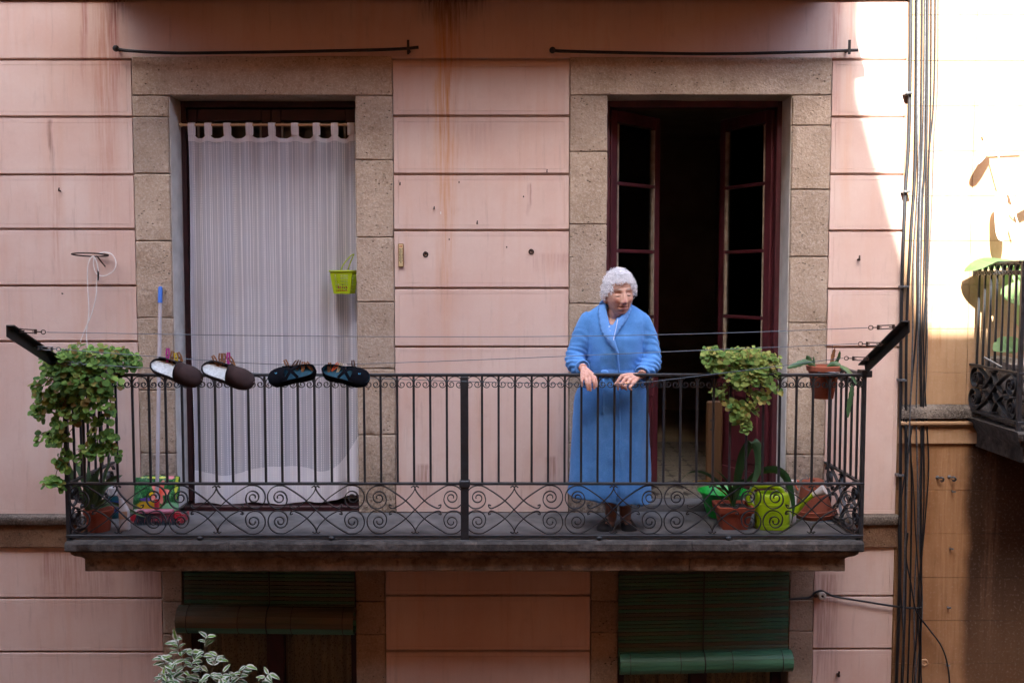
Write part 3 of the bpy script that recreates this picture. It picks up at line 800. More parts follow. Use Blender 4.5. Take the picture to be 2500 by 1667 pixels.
# ---- iron awning rods over the doors
MAT['black'] = simple("old_black_iron", rgb('#26211f'), rgb('#171413'), .55, .2, 40, .4, .001)
for pts, cr, lab in (([(279, 119), (320, 125), (425, 130), (560, 129), (760, 126), (960, 121), (1022, 116)], 997, "long thin black iron rod over the curtained door"),
                     ([(1345, 123), (1385, 126), (1560, 130), (1750, 132), (1950, 128), (2094, 123)], 2072, "long thin black iron rod over the open door")):
    ry = -.055; q = thing("awning_rod", lab, "rod", P(pts[0][0], pts[0][1], ry), "iron awning rods")
    part("bar", MB().tube(spline([P(a, b, ry) for a, b in pts], 6), .0095, 8), MAT['black'], q)
    e = P(pts[0][0]+4, pts[0][1], ry); part("knob", MB().ball(e, .020, 12, 8), MAT['black'], q)
    part("wall_pin", MB().tube([e, (e.x, .02, e.z)], .009, 8), MAT['black'], q)
    c = P(cr, 122, ry); part("cross_pin", MB().strip([c+Vector((0, -.012, -.03)), c+Vector((0, -.012, .055))], .014, .010, (0, 1, 0)), MAT['black'], q)
    part("wall_pin", MB().tube([c, (c.x, .02, c.z)], .009, 8), MAT['black'], q)

# ---- wooden slat blinds of the storey below
def slatmat():
    t = NT("green_blind_slat"); p = t.obj(); r = t.n("ObjectInfo").outputs['Random']
    c = t.ramp(r, [(0, rgb('#2f5f47')), (.35, rgb('#37694f')), (.55, rgb('#3f4a37')), (.75, rgb('#4a4a36')), (1, rgb('#2c5a41'))])
    n = t.noise(t.scale(p, (1, 6, 8)), 5, 5, .6); c = t.mix(t.rng(n, .5, .75), c, rgb('#51483a'))
    t.bump(t.noise(t.scale(p, (1, 10, 20)), 8, 3), .3, .002); return t.done(c, .6)
MAT['slat'] = slatmat()
MAT['roll'] = simple("green_roll_slat", rgb('#4c8a6a'), rgb('#3a6c52'), .5, sc=6, stretch=(.3, 3, 3), var=.18)
MAT['roll2'] = simple("faded_roll_slat", rgb('#6b5a44'), rgb('#4d5138'), .65, sc=5, stretch=(.3, 3, 3), var=.25)
MAT['cord'] = simple("dark_cord", rgb('#2b2a24'), None, .8)
def blind(label, x0, x1, ztop, zroll, rad, slat, tilt, mat, rx0, rx1, by=-.045):
    q = thing("roller_blind", label, "blind", ((x0+x1)/2, by, zroll-rad), "green slat blinds of the lower windows")
    n = int((ztop-zroll)/slat); 
    for i in range(n):
        z = ztop - slat*(i+.5)
        m = MB().box(x0, x1, by-.004, by+.004, z-slat*.44, z+slat*.44, .002)
        for v in m.v: v.z += tilt*((v.x-x0)/(x1-x0)-.5); v.y += random.uniform(-.0006, .0006)
        part("slat", m, MAT['slat'], q)
    k = 15
    for j in range(k):
        a0 = 2*math.pi*j/k + .15; a1 = a0 + 2*math.pi/k*.94
        ring = [[(x, by-.02+r_*math.cos(a), zroll + tilt*((x-rx0)/(rx1-rx0)-.5) + r_*math.sin(a)) for r_, a in ((rad, a0), (rad*1.01, (a0+a1)/2), (rad, a1), (rad-.007, a1), (rad-.007, a0))] for x in (rx0, rx1)]
        part("roll_slat", MB().loft(ring), mat if not (mat is MAT['roll2'] and math.sin((a0+a1)/2) < -.35) else MAT['roll'], q, 20)
    for f in (.06, .35, .65, .94):
        x = rx0+(rx1-rx0)*f; zc_ = zroll + tilt*(f-.5)
        part("stitching", MB().tube([(x, by-.02+(rad+.002)*math.cos(a), zc_+(rad+.002)*math.sin(a)) for a in [2*math.pi*i/24 for i in range(25)]], .0022, 5, False), MAT['rust'], q)
    xm = (x0+x1)/2
    part("cord", MB().tube([(xm, by-.007, ztop)] + [(xm, by-.007, zroll+rad+.01)] + [(xm, by-.02+(rad+.004)*math.cos(a), zroll+(rad+.004)*math.sin(a)) for a in [R(95+i*15) for i in range(12)]], .004, 6), MAT['cord'], q)
blind("green slat blind rolled up high above the variegated plant", PX(449, 1430, -.045), PX(866, 1430, -.045), -.20, PZ(640, 1510, -.05), .086, .0245, -.012, MAT['roll2'], PX(437, 1500, -.07), PX(866, 1510, -.07))
blind("big green slat blind let down under the right half of the balcony", PX(1510, 1450, -.045), PX(1926, 1450, -.045), -.20, PZ(1720, 1613, -.05), .066, .0245, .022, MAT['roll'], PX(1512, 1620, -.06), PX(1931, 1600, -.06))

# ---- wires with turnbuckles, held by two angle-iron arms
MAT['wire'] = simple("clothesline_wire", rgb('#4a5560'), rgb('#3a4248'), .4, .3, 200, 0)
MAT['galv'] = simple("galvanised_steel", rgb('#7c8084'), rgb('#5a5d60'), .4, .7, 60, .2, .0005)
def arm(x, y0, z0, y1, z1, lab, flip):
    q = thing("line_arm", lab, "bracket", (x, y0, z0))
    a, b = Vector((x, y0, z0)), Vector((x, y1, z1)); t_ = (b-a).normalized(); nrm = Vector((0, -t_.z, t_.y))
    m = MB(); w = .055; th = .006
    def bar(o0, o1, n0, n1, cut):
        vs = []
        for e, c_ in ((a, 0), (b, cut)):
            for dx, dn in ((o0, n0), (o1, n0), (o1, n1), (o0, n1)): vs.append(e + Vector((dx, 0, 0)) + nrm*dn + t_*(c_*(1 if dn > 0 else 0)))
        m.add(vs, [(3,2,1,0),(4,5,6,7),(0,1,5,4),(1,2,6,5),(2,3,7,6),(3,0,4,7)])
    bar(-th/2, th/2, -w/2, w/2, -.02)
    part("flange", m, MAT['black'], q, 0)
    m2 = MB(); m = m2; bar(th/2+.0002 if not flip else -w*.7, w*.7 if not flip else -th/2-.0002, -w/2, -w/2+th, 0); part("flange", m2, MAT['black'], q, 0)
    part("clamp", MB().box(x-.03, x+.03, y0-.03, y0+.05, z0-.045, z0-.006, .004), MAT['black'], q)
    return q
AL, AR = PX(15, 803, -1.24), PX(2216, 793, -1.24)
lx, rx = -2.515, 1.985
arm(lx, -.63, ZT+.03, -1.26, PZ(20, 806, -1.26), "black angle iron arm rising from the railing corner over the big trailing plant", False)
arm(rx, -.63, ZT+.03, -1.24, PZ(2216, 795, -1.24), "black angle iron arm rising from the railing corner beside the cables", True)
def line_thing(lab, pts, Y, tbl, tbr):
    pts = [P(a, b, y) for a, b, y in pts]
    q = thing("clothes_line", lab, "clothes line", pts[len(pts)//2], "wires strung across the balcony front")
    part("wire", MB().tube(spline(pts, 5), .0019, 5), MAT['wire'], q, 60)
    for (a, b), (c, d), e in (tbl, tbr):
        p0, p1 = P(a, b, Y), P(c, d, Y); L = (p1-p0)
        s = MB(); hk = MB()
        mat = MAT['galv'] if e else MAT['rust']
        o = part("turnbuckle", MB().tube([p0+L*.22+Vector((0, 0, .0085)), p0+L*.68+Vector((0, 0, .0085))], .0032, 6)
             .tube([p0+L*.22-Vector((0, 0, .0085)), p0+L*.68-Vector((0, 0, .0085))], .0032, 6)
             .box(*sorted(((p0+L*.18).x, (p0+L*.25).x)), Y-.006, Y+.006, (p0+L*.2).z-.012, (p0+L*.2).z+.012, .002)
             .box(*sorted(((p0+L*.64).x, (p0+L*.71).x)), Y-.006, Y+.006, (p0+L*.68).z-.012, (p0+L*.68).z+.012, .002)
             .tube([p0, p0+L*.35], .003, 6).tube([p0+L*.58, p0+L*.86], .003, 6)
             .tube([p0+L*.90+Vector((.012*math.cos(k), 0, .010*math.sin(k))) for k in [2*math.pi*i/12 for i in range(13)]], .0025, 6, False), mat, q)
line_thing("uppermost of the three grey wires, strung between the arm tips", [(114, 811, -1.18), (700, 820, -1.18), (1250, 822, -1.18), (1700, 815, -1.18), (2118, 800, -1.18)], -1.18, ((30, 806), (114, 811), 0), ((2199, 797), (2118, 800), 0))
line_thing("middle grey wire, sagging under the pegged slippers and shoes", [(150, 853, -.98), (400, 872, -.98), (600, 886, -.98), (720, 890, -.98), (880, 888, -.98), (1200, 877, -.98), (1600, 860, -.98), (2094, 839, -.98)], -.98, ((78, 848), (150, 853), 1), ((2164, 841), (2094, 839), 0))
line_thing("lowest grey wire, passing the woman's hands below the rail", [(202, 889, -.79), (368, 898, -.79), (777, 918, -.78), (1133, 931, -.76), (1383, 937, -.71), (1410, 938, -.668), (1435, 939, -.664), (1460, 939, -.668), (1500, 938, -.70), (1545, 936, -.745), (1680, 921, -.76), (2059, 874, -.79)], -.79, ((126, 883), (202, 889), 1), ((2134, 877), (2059, 874), 0))

# ---- slippers and shoes hung on the middle wire
MAT['suede'] = simple("brown_suede", rgb('#3d2b29'), rgb('#2b1f1e'), .95, sc=14, bump=.4, bdist=.003)
MAT['sole'] = simple("dark_sole", rgb('#1a1415'), rgb('#120e0f'), .8)
MAT['fleece'] = simple("white_fleece", rgb('#e4ebea'), rgb('#c3ccca'), .95, sc=90, bump=1.0, bdist=.006)
MAT['fleece2'] = simple("grey_fleece", rgb('#b9ad9c'), rgb('#94897a'), .95, sc=90, bump=1.0, bdist=.006)
MAT['blackcloth'] = simple("navy_black_cloth", (.004, .005, .008), (.0025, .003, .005), .9, sc=60, bump=.3, spec=.08)
MAT['teal'] = simple("teal_lining", rgb('#17566b'), rgb('#0f3c4c'), .8, sc=40)
MAT['teal_mark'] = simple("pale_blue_print", rgb('#5fb6d8'), rgb('#4a9cc0'), .6, bump=0)
def shoe_outline(s):
    """half widths (inner, outer) along 0 (heel) .. 1 (toe)"""
    w = [(.0, .0), (.02, .014), (.06, .024), (.15, .031), (.3, .033), (.45, .034), (.6, .040), (.75, .044), (.88, .038), (.95, .027), (.985, .015), (1, 0)]
    for (a, b), (c, d) in zip(w[:-1], w[1:]):
        if a <= s <= c: return b + (d-b)*(s-a)/(c-a)
    return 0
def place(o, origin, fwd, up):
    f = Vector(fwd).normalized(); u = Vector(up); u = (u - f*u.dot(f)).normalized(); s = u.cross(f)
    M = Matrix((f, s, u)).transposed().to_4x4(); M.translation = Vector(origin); o.matrix_world = M
    return o
S_ = [0, .015, .04, .08, .13, .2, .28, .36, .44, .52, .6, .68, .76, .83, .89, .94, .975, 1]
def sole_mb(L, z0, z1, grow=0, s0=0, s1=1):
    rings = []
    for s in S_:
        w = shoe_outline(s)*1.12 + grow if 0 < s < 1 else .001
        x = L*s; rings.append([(x, w, z0), (x, w*1.02, (z0+z1)/2), (x, w, z1), (x, -w, z1), (x, -w*1.02, (z0+z1)/2), (x, -w, z0)])
    return MB().loft(rings)
def slipper(lab, heel, toe, Y, up):
    a, b = P(*heel, Y), P(*toe, Y-.02); L = (b-a).length
    q = thing("slipper", lab, "slipper", (0, 0, 0), "shoes hung on the wire"); ORG[q] = Vector()
    def prt(n, mb, mt, sm=50): o = link(n, mb.mesh(n, (0,0,0), sm), q, mt); return o
    prt("sole", sole_mb(L, 0, .020, .006), MAT['sole'])
    prt("insole", sole_mb(L, .0205, .028, -.002), MAT['fleece'])
    # low side wall round the heel and the rounded vamp over the toe half
    rings = []
    for s in [.545, .57, .60, .64, .70, .76, .83, .89, .94, .975, .995, 1.004]:
        w = shoe_outline(min(s, 1))*1.12 + .008 if s < .99 else (.012 if s < 1 else .001)
        h = (.014 + .066*((1.004-s)/.46)**.62 if s < .999 else .004) + (.012 if s < .58 else 0)
        x = L*s
        # opening edge leans forward at the sides
        row = []
        for k in range(13):
            th = math.pi*k/12; fx = x + (L*.03*(abs(math.cos(th)) - .25) if s < .54 else 0)
            row.append((fx - (.022*math.sin(th) if s < .54 else 0), w*math.cos(th), .012 + h*math.sin(th)**.75))
        rings.append(row)
    v = MB().sheet(rings)
    inner = [[(x, y*.93, z*.94+.0015) for x, y, z in r_] for r_ in rings[:6]]
    prt("vamp", v, MAT['suede']); prt("lining", MB().sheet(inner), MAT['fleece2'])
    rim = MB().tube([Vector(p) + Vector((-.001, 0, .001)) for p in rings[0]], .0042, 6); prt("binding", rim, MAT['sole'])
    hw = []
    for k in range(25):
        th = math.pi*(k/24)
        pass
    wl = []
    ss = [.55, .46, .36, .28, .2, .13, .08, .04, .015]
    path = [(L*s, shoe_outline(s)*1.12+.006) for s in ss] + [(-.002, 0)] + [(L*s, -(shoe_outline(s)*1.12+.006)) for s in reversed(ss)]
    hgt = [.055 if i in (0, len(path)-1) else .036 for i in range(len(path))]
    far = [.05 if y > 0 and x > L*.12 else .034 for x, y in path]
    prt("heel_wall", MB().sheet([[(x, y, .012), (x*1.0, y*1.03, far[i]*.6), (x, y*.98, far[i])] for i, (x, y) in enumerate(path)]), MAT['suede'])
    prt("heel_binding", MB().tube([(x, y*.98, far[i]) for i, (x, y) in enumerate(path)], .004, 6), MAT['sole'])
    place(q, a, b-a, up)
    return q
slipper("brown fleece-lined slipper pegged nearest the broom handle", (372, 893), (494, 932), -1.00, (.22, -.86, .50))
slipper("brown fleece-lined slipper beside the black shoes", (497, 901), (621, 938), -1.00, (.22, -.86, .50))
def flat(lab, heel, toe, Y, up, mir):
    a, b = P(*heel, Y), P(*toe, Y-.02); L = (b-a).length
    q = thing("ballet_shoe", lab, "shoe", (0, 0, 0), "shoes hung on the wire"); ORG[q] = Vector()
    def prt(n, mb, mt, sm=50): return link(n, mb.mesh(n, (0,0,0), sm), q, mt)
    prt("sole", sole_mb(L, 0, .014, .006), MAT['blackcloth']); prt("insole", sole_mb(L, .0142, .018, 0), MAT['teal'])
    ss = [s for s in S_ if s < .7]
    up_ = MB(); ins = MB(); rows_ = []; rin = []
    path = [(L*s, shoe_outline(s)*1.12+.005, s) for s in reversed(ss[1:])] + [(-.003, 0, 0)] + [(L*s, -(shoe_outline(s)*1.12+.005), s) for s in ss[1:]]
    for x, y, s in path:
        h = .052 - .014*min(1, s/.4); rows_.append([(x, y, .004), (x-.004*(s < .05), y*1.04, h*.55), (x, y*.88, h)]); rin.append([(x, y*.93, .015), (x, y*.94, h*.55), (x, y*.84, h-.001)])
    prt("side_wall", up_.sheet(rows_), MAT['blackcloth']); prt("lining", ins.sheet(rin), MAT['teal'])
    prt("binding", MB().tube([r_[2] for r_ in rows_], .0032, 6), MAT['blackcloth'])
    rings = []
    for s in [.64, .68, .74, .8, .86, .91, .95, .98, .997, 1.004]:
        w = shoe_outline(min(s, 1))*1.12+.006 if s < .99 else (.010 if s < 1 else .001); h = .012+.034*math.sin(math.pi*min(1, (1.004-s)/.42)*.5)**.8 if s < 1 else .004
        rings.append([(L*s + (L*.05*abs(math.cos(math.pi*k/12))*-1 if s < .66 else 0), w*math.cos(math.pi*k/12), .004+h*math.sin(math.pi*k/12)**.7) for k in range(13)])
    prt("toe_cap", MB().sheet(rings), MAT['blackcloth'])
    for sg in (1, -1):
        c = spline([(L*.36, sg*.034, .040), (L*.45, sg*.012, .058), (L*.53, -sg*.012, .056), (L*.62, -sg*.036, .036)], 5)
        prt("strap", MB().strip(c, .016, .003, (0, 0, 1)), MAT['blackcloth'])
    mk = MB()
    pts = [(-.008, .006), (-.004, -.006), (0, .004), (.004, -.006), (.008, .006)]
    prt("printed_mark", MB().tube([(L*.80 + (x_ if not mir else -x_)*.6, (y_ if not mir else -y_)*.6, .0530) for x_, y_ in pts], .0014, 5), MAT['teal_mark'])
    place(q, a, b-a, up); return q
flat("black strapped shoe with blue-green lining, toe pointing towards the slippers", (772, 912), (655, 926), -1.00, (-.1, -.80, .55), True)
flat("black strapped shoe with blue-green lining, nearest the middle post", (791, 912), (903, 928), -1.00, (.1, -.80, .55), False)
# ---- clothes pegs
PEGC = {'wood': simple("peg_wood", rgb('#9a6c42'), rgb('#7c5230'), .6, sc=30), 'magenta': simple("magenta_plastic", rgb('#c92f9c'), rgb('#b0248a'), .35, bump=0), 'yellow': simple("yellow_plastic", rgb('#dcc53a'), rgb('#c9b02c'), .4, bump=0),
        'orange': simple("orange_plastic", rgb('#e8744e'), rgb('#d8603c'), .4, bump=0), 'cream': simple("cream_plastic", rgb('#d9cfae'), rgb('#c8bc98'), .4, bump=0), 'white': simple("white_plastic", rgb('#e6e4e0'), rgb('#d6d4d0'), .4, bump=0), 'dark': simple("dark_peg_wood", rgb('#5d4130'), rgb('#432d22'), .7, sc=30)}
def peg(kind, a, b, Y, lab):
    p0, p1 = P(*a, Y), P(*b, Y); d = (p1-p0); L = max(d.length, .055); d = d.normalized()
    q = thing("clothes_peg", lab, "peg", (0, 0, 0), "clothes pegs on the middle wire"); ORG[q] = Vector()
    for sy in (-1, 1):
        prof = [(0, .0042), (.42, .0068), (.55, .0052), (1, .0012)]
        rings = [[(x_, sy*(g_+o_), L*f) for x_, o_ in ((-.0048, -.0025), (.0048, -.0025), (.0048, .0035), (-.0048, .0035))] for f, g_ in prof]
        link("jaw", MB().loft(rings).mesh("jaw", (0,0,0), 30), q, PEGC[kind])
    link("spring", MB().tube([(-.007, 0, L*.5), (.007, 0, L*.5)], .0042, 8).mesh("spring"), q, MAT['galv'])
    M = d.to_track_quat('Z', 'Y').to_matrix().to_4x4(); M.translation = p0
    q.matrix_world = M; return q
PY = -.975
pegs = [('magenta', (410, 850), (409, 884), "magenta plastic peg on the slipper nearest the broom"), ('wood', (422, 857), (418, 886), "wooden peg between the magenta and yellow pegs"), ('yellow', (428.5, 861), (432, 883), "yellow plastic peg on the slipper nearest the broom"), ('wood', (434, 860), (442, 876), "wooden peg at the vamp of the slipper nearest the broom"),
 ('wood', (519, 868), (534, 895), "slanting wooden peg, first on the second slipper"), ('wood', (538, 862), (538, 891), "upright wooden peg next to the slanting one on the second slipper"), ('wood', (547, 862), (547, 891), "upright wooden peg next to the magenta one on the second slipper"), ('magenta', (557.6, 860), (557.6, 891), "magenta plastic peg on the slipper beside the black shoes"), ('wood', (560, 871), (568, 884), "small wooden peg at the vamp of the second slipper"),
 ('wood', (695, 878), (702, 893), "wooden peg nearest the toe of the first black shoe"), ('dark', (725, 881), (714, 897), "slanting dark peg in the middle of the first black shoe"), ('dark', (731, 879), (727, 895), "tall dark peg in the middle of the first black shoe"), ('wood', (740.6, 883), (740, 895), "short wooden peg behind the two dark ones on the first black shoe"), ('wood', (748, 884), (755, 893), "wooden peg near the heel of the first black shoe"),
 ('wood', (805, 885), (804, 896), "wooden peg at the heel of the second black shoe"), ('orange', (826, 886), (818, 896), "orange plastic peg on the second black shoe"), ('cream', (833, 886), (827, 901), "cream plastic peg next to the orange one"), ('white', (842, 887), (841, 902), "white plastic peg on the second black shoe"), ('dark', (861.5, 879), (862.6, 893), "dark wooden peg at the straps of the second black shoe")]
for k, a, b, lab in pegs: peg(k, a, b, PY-.035, lab)

# ---- iron pot ring on the wall with a coiled white cable
rg = P(219, 622, -.12); q = thing("wall_pot_ring", "rusty iron ring for a pot fixed to the wall above the trailing plant", "ring", (rg.x, 0, rg.z))
rr_ = 41/FPX*6.08
part("ring", MB().tube([(rg.x+rr_*math.cos(a), -.115+rr_*math.sin(a), rg.z+.008*math.sin(a)*-1) for a in [2*math.pi*i/32 for i in range(33)]], .0048, 7, False), MAT['rust'], q)
part("stem", MB().tube([(rg.x+.05, -.02, rg.z), (rg.x+.05, .01, rg.z-.002)], .006, 6).tube([(rg.x+.03, -.09, rg.z-.006), (rg.x+.045, -.004, rg.z-.07)], .004, 6), MAT['rust'], q)
MAT['white_cable'] = simple("white_cable", rgb('#ece8e4'), rgb('#d8d2cc'), .5, bump=0)
cq = thing("hanging_cable", "white cable looped over the wall ring and falling behind the plant", "cable", P(200, 860, -.03))
CYb = -.035
lp = [(189, 858), (203, 815), (222, 770), (234, 725), (236, 690), (240, 665), (236, 640), (230, 628)]
part("strand", MB().tube(spline([P(a, b, CYb-.02*(i > 4)) for i, (a, b) in enumerate(lp)], 5), .0038, 6), MAT['white_cable'], cq)
lp = [(213, 848), (211, 812), (217, 760), (214, 700), (214, 655), (220, 632), (229, 627), (228, 645), (235, 667), (254, 674), (276, 662), (283, 642), (274, 622), (255, 616), (238, 620)]
part("strand", MB().tube(spline([P(a, b, CYb) for a, b in lp], 6), .0038, 6), MAT['white_cable'], cq)
part("tape", MB().tube([P(239, 654, CYb-.02), P(240, 670, CYb-.02), P(239.5, 685, CYb-.02)], [.004, .0058, .004], 7), MAT['cord'], cq)

# ---- nails, hooks and plugs
def nail(px, py, lab, s=1.0, hook=False, cat="nail"):
    p = P(px, py, 0)
    m = MB().tube([(p.x, .01, p.z), (p.x, -.012*s, p.z+.001), (p.x, -.016*s, p.z+.004*s)] + ([(p.x+.002, -.015*s, p.z+.014*s)] if hook else [(p.x, -.018*s, p.z+.005*s)]), .0032*s, 6).ball((p.x, -.014*s, p.z), .005*s, 8, 5)
    solo("wall_nail", m, MAT['rust'], lab, cat, "nails and hooks in the wall", loc=(p.x, 0, p.z))
for px, py, lab, s in ((147, 466, "nail with a long rust streak above the wall ring", 1.2), (154, 717, "small nail below the wall ring", .9), (1335, 420, "small hook nail at the top near the open door", 1), (1121, 446, "nail just under the groove above the thermometer's block", .9), (977, 451, "nail beside the curtained door's jamb, high up", 1.0), (1278, 481, "nail in the middle block nearest the open door", .9),
   (1060, 510, "nail left of the small white paint fleck", 1), (1165, 546, "thick nail just above a groove in the middle block", 1.2), (1097, 585, "nail just below the groove, centre of the wall between doors", .9), (1237, 604, "small nail beside the larger rusty plug", .9), (2094, 634, "rusty hook beside the open door's jamb", 1.8), (2044, 1644, "rusty hook low by the green blind", 2.0)):
    nail(px, py, lab, s, s > .95)
def plug(px, py, lab):
    p = P(px, py, 0); m = MB()
    m.lathe([(.004, -.03), (.015, -.004), (.018, .0), (.013, .006), (.009, .004), (.007, -.004)], 12, (p.x, -.002, p.z), M=Matrix.Rotation(R(90), 3, 'X'))
    m.tube([(p.x, -.004, p.z), (p.x-.002, -.008, p.z+.018)], .004, 6)
    solo("rusty_plug", m, MAT['rust'], lab, "wall plug", "rusty plugs in the wall", loc=(p.x, 0, p.z))
plug(1039, 621, "rusty wall plug beside the thermometer"); plug(1297, 615, "rusty wall plug with a drip, near the open door")

# ---- thermometer
MAT['brass'] = simple("old_brass", rgb('#a5793f'), rgb('#8a6030'), .4, .6, 60)
MAT['tan_card'] = simple("thermometer_card", rgb('#d6c59a'), rgb('#c7b385'), .6, bump=0)
MAT['ink'] = simple("black_ink", rgb('#2a2624'), None, .6, bump=0); MAT['red_ink'] = simple("red_ink", rgb('#c0392b'), None, .6, bump=0)
t0, t1 = P(972, 595, -.02), P(985, 652, -.02)
q = thing("thermometer", "small brass-edged wall thermometer beside the curtained door", "thermometer", (t0.x, 0, t1.z))
part("case", MB().box(t0.x, t1.x, -.016, .001, t1.z, t0.z, .002), MAT['brass'], q); part("card", MB().box(t0.x+.004, t1.x-.004, -.0175, -.0162, t1.z+.004, t0.z-.004), MAT['tan_card'], q)
xm = (t0.x+t1.x)/2; part("tube", MB().tube([(xm, -.0195, t0.z-.03), (xm, -.0195, t1.z+.03)], .0016, 6).ball((xm, -.0195, t1.z+.028), .0032, 8, 5), MAT['ink'], q)
sc_ = MB()
for i in range(9):
    z = t0.z-.032-(t0.z-t1.z-.07)*i/8
    for s in (-1, 1): sc_.box(xm+s*.0085-.0022, xm+s*.0085+.0022, -.0182, -.0177, z-.0022, z+.0022)
part("scale_marks", sc_, MAT['ink'], q, kind="stuff"); part("red_mark", MB().box(xm-.008, xm-.001, -.0182, -.0177, t0.z-.020, t0.z-.013).box(xm+.001, xm+.008, -.0182, -.0177, t0.z-.020, t0.z-.013), MAT['red_ink'], q, kind="stuff")
solo("paint_fleck", MB().box(PX(1076, 520)-.003, PX(1076, 520)+.003, -.0014, .0012, PZ(1076, 520)-.008, PZ(1076, 520)+.008, .0006), PEGC['white'], "tiny white paint fleck on the pink wall between the doors", "paint fleck")

# ---- yellow-green plastic basket hung in the doorway
MAT['lime'] = simple("lime_plastic", rgb('#b9cf20'), rgb('#a3bb16'), .4, sc=8, bump=0, trans=.25)
bc = P(839, 690, .06); q = thing("hanging_basket", "small lime plastic basket with slotted sides hung against the curtain", "basket", (bc.x, .06, PZ(839, 716, .06)))
zt_, zb_ = PZ(839, 662, .06), PZ(839, 716, .06); Wt, Wb = .150, .112; Dt, Db = .100, .078; Rz = Matrix.Rotation(R(-14), 4, 'Z'); T = Matrix.Translation((bc.x+.001, .075, 0))
def bface(m, p00, p10, p11, p01, nx, nz):
    """slotted wall: solid margin with nx x nz holes"""
    L_ = lambda u, v: (Vector(p00)*(1-u)+Vector(p10)*u)*(1-v) + (Vector(p01)*(1-u)+Vector(p11)*u)*v
    us_ = [0, .16] + [.16 + .68*(i+f)/nx for i in range(nx) for f in (.14, .86)] + [.84, 1]; vs_ = [0, .07] + [.07+.80*(j+f)/nz for j in range(nz) for f in (.12, .88)] + [.87, 1]
    grid = [[L_(u, v) for u in us_] for v in vs_]; o = len(m.v); n_ = len(us_)
    for r_ in grid: m.v += r_
    for j in range(len(vs_)-1):
        for i in range(n_-1):
            if 2 <= i < n_-2 and i % 2 == 0 and 2 <= j < len(vs_)-2 and j % 2 == 0: continue
            m.f.append((o+j*n_+i, o+j*n_+i+1, o+(j+1)*n_+i+1, o+(j+1)*n_+i))
A = [(-Wb/2, -Db/2, zb_), (Wb/2, -Db/2, zb_), (Wb/2, Db/2, zb_), (-Wb/2, Db/2, zb_)]; B_ = [(-Wt/2, -Dt/2, zt_), (Wt/2, -Dt/2, zt_), (Wt/2, Dt/2, zt_), (-Wt/2, Dt/2, zt_)]
for i in range(4):
    m = MB(); bface(m, A[i], A[(i+1) % 4], B_[(i+1) % 4], B_[i], 6 if i % 2 == 0 else 4, 6); o = part("side", m.xf(T @ Rz), MAT['lime'], q, 0)
    sm = o.modifiers.new("thickness", 'SOLIDIFY'); sm.thickness = .0022
part("base", MB().box(-Wb/2, Wb/2, -Db/2, Db/2, zb_-.003, zb_+.001, .001).xf(T @ Rz), MAT['lime'], q)
rim = MB()
for i in range(4):
    a, b = Vector(B_[i])*1.03, Vector(B_[(i+1) % 4])*1.03; a.z = b.z = zt_
    rim.tube([a, b], .0052, 8)
part("rim", rim.xf(T @ Rz), MAT['lime'], q)
hp = [(0, -Dt/2-.004, zt_-.004), (.012, -Dt/2-.002, zt_+.03), (.034, -.036, zt_+.068), (.058, -.016, zt_+.098), (.066, 0, zt_+.104), (.058, .016, zt_+.098), (.034, .036, zt_+.068), (.012, Dt/2, zt_+.03), (0, Dt/2+.004, zt_-.004)]
part("handle", MB().strip(spline(hp, 5), .008, .004, (1, 0, -.6)).xf(T @ Rz), MAT['lime'], q)
rnd = random.Random(3)
for k, c_ in enumerate(('orange', 'magenta', 'white', 'dark', 'yellow', 'wood', 'orange')):
    hm = MB()
    for i in range(9):
        a = Vector((rnd.uniform(-.045, .045), rnd.uniform(-.028, .028), zb_+rnd.uniform(.006, .045))); d = Vector((rnd.gauss(0, 1), rnd.gauss(0, 1), rnd.gauss(0, .5))).normalized()*.014
        hm.tube([a-d, a+d], .0042, 4)
    o = part("spare_pegs", hm.xf(T @ Rz), PEGC[c_], q, kind="stuff")

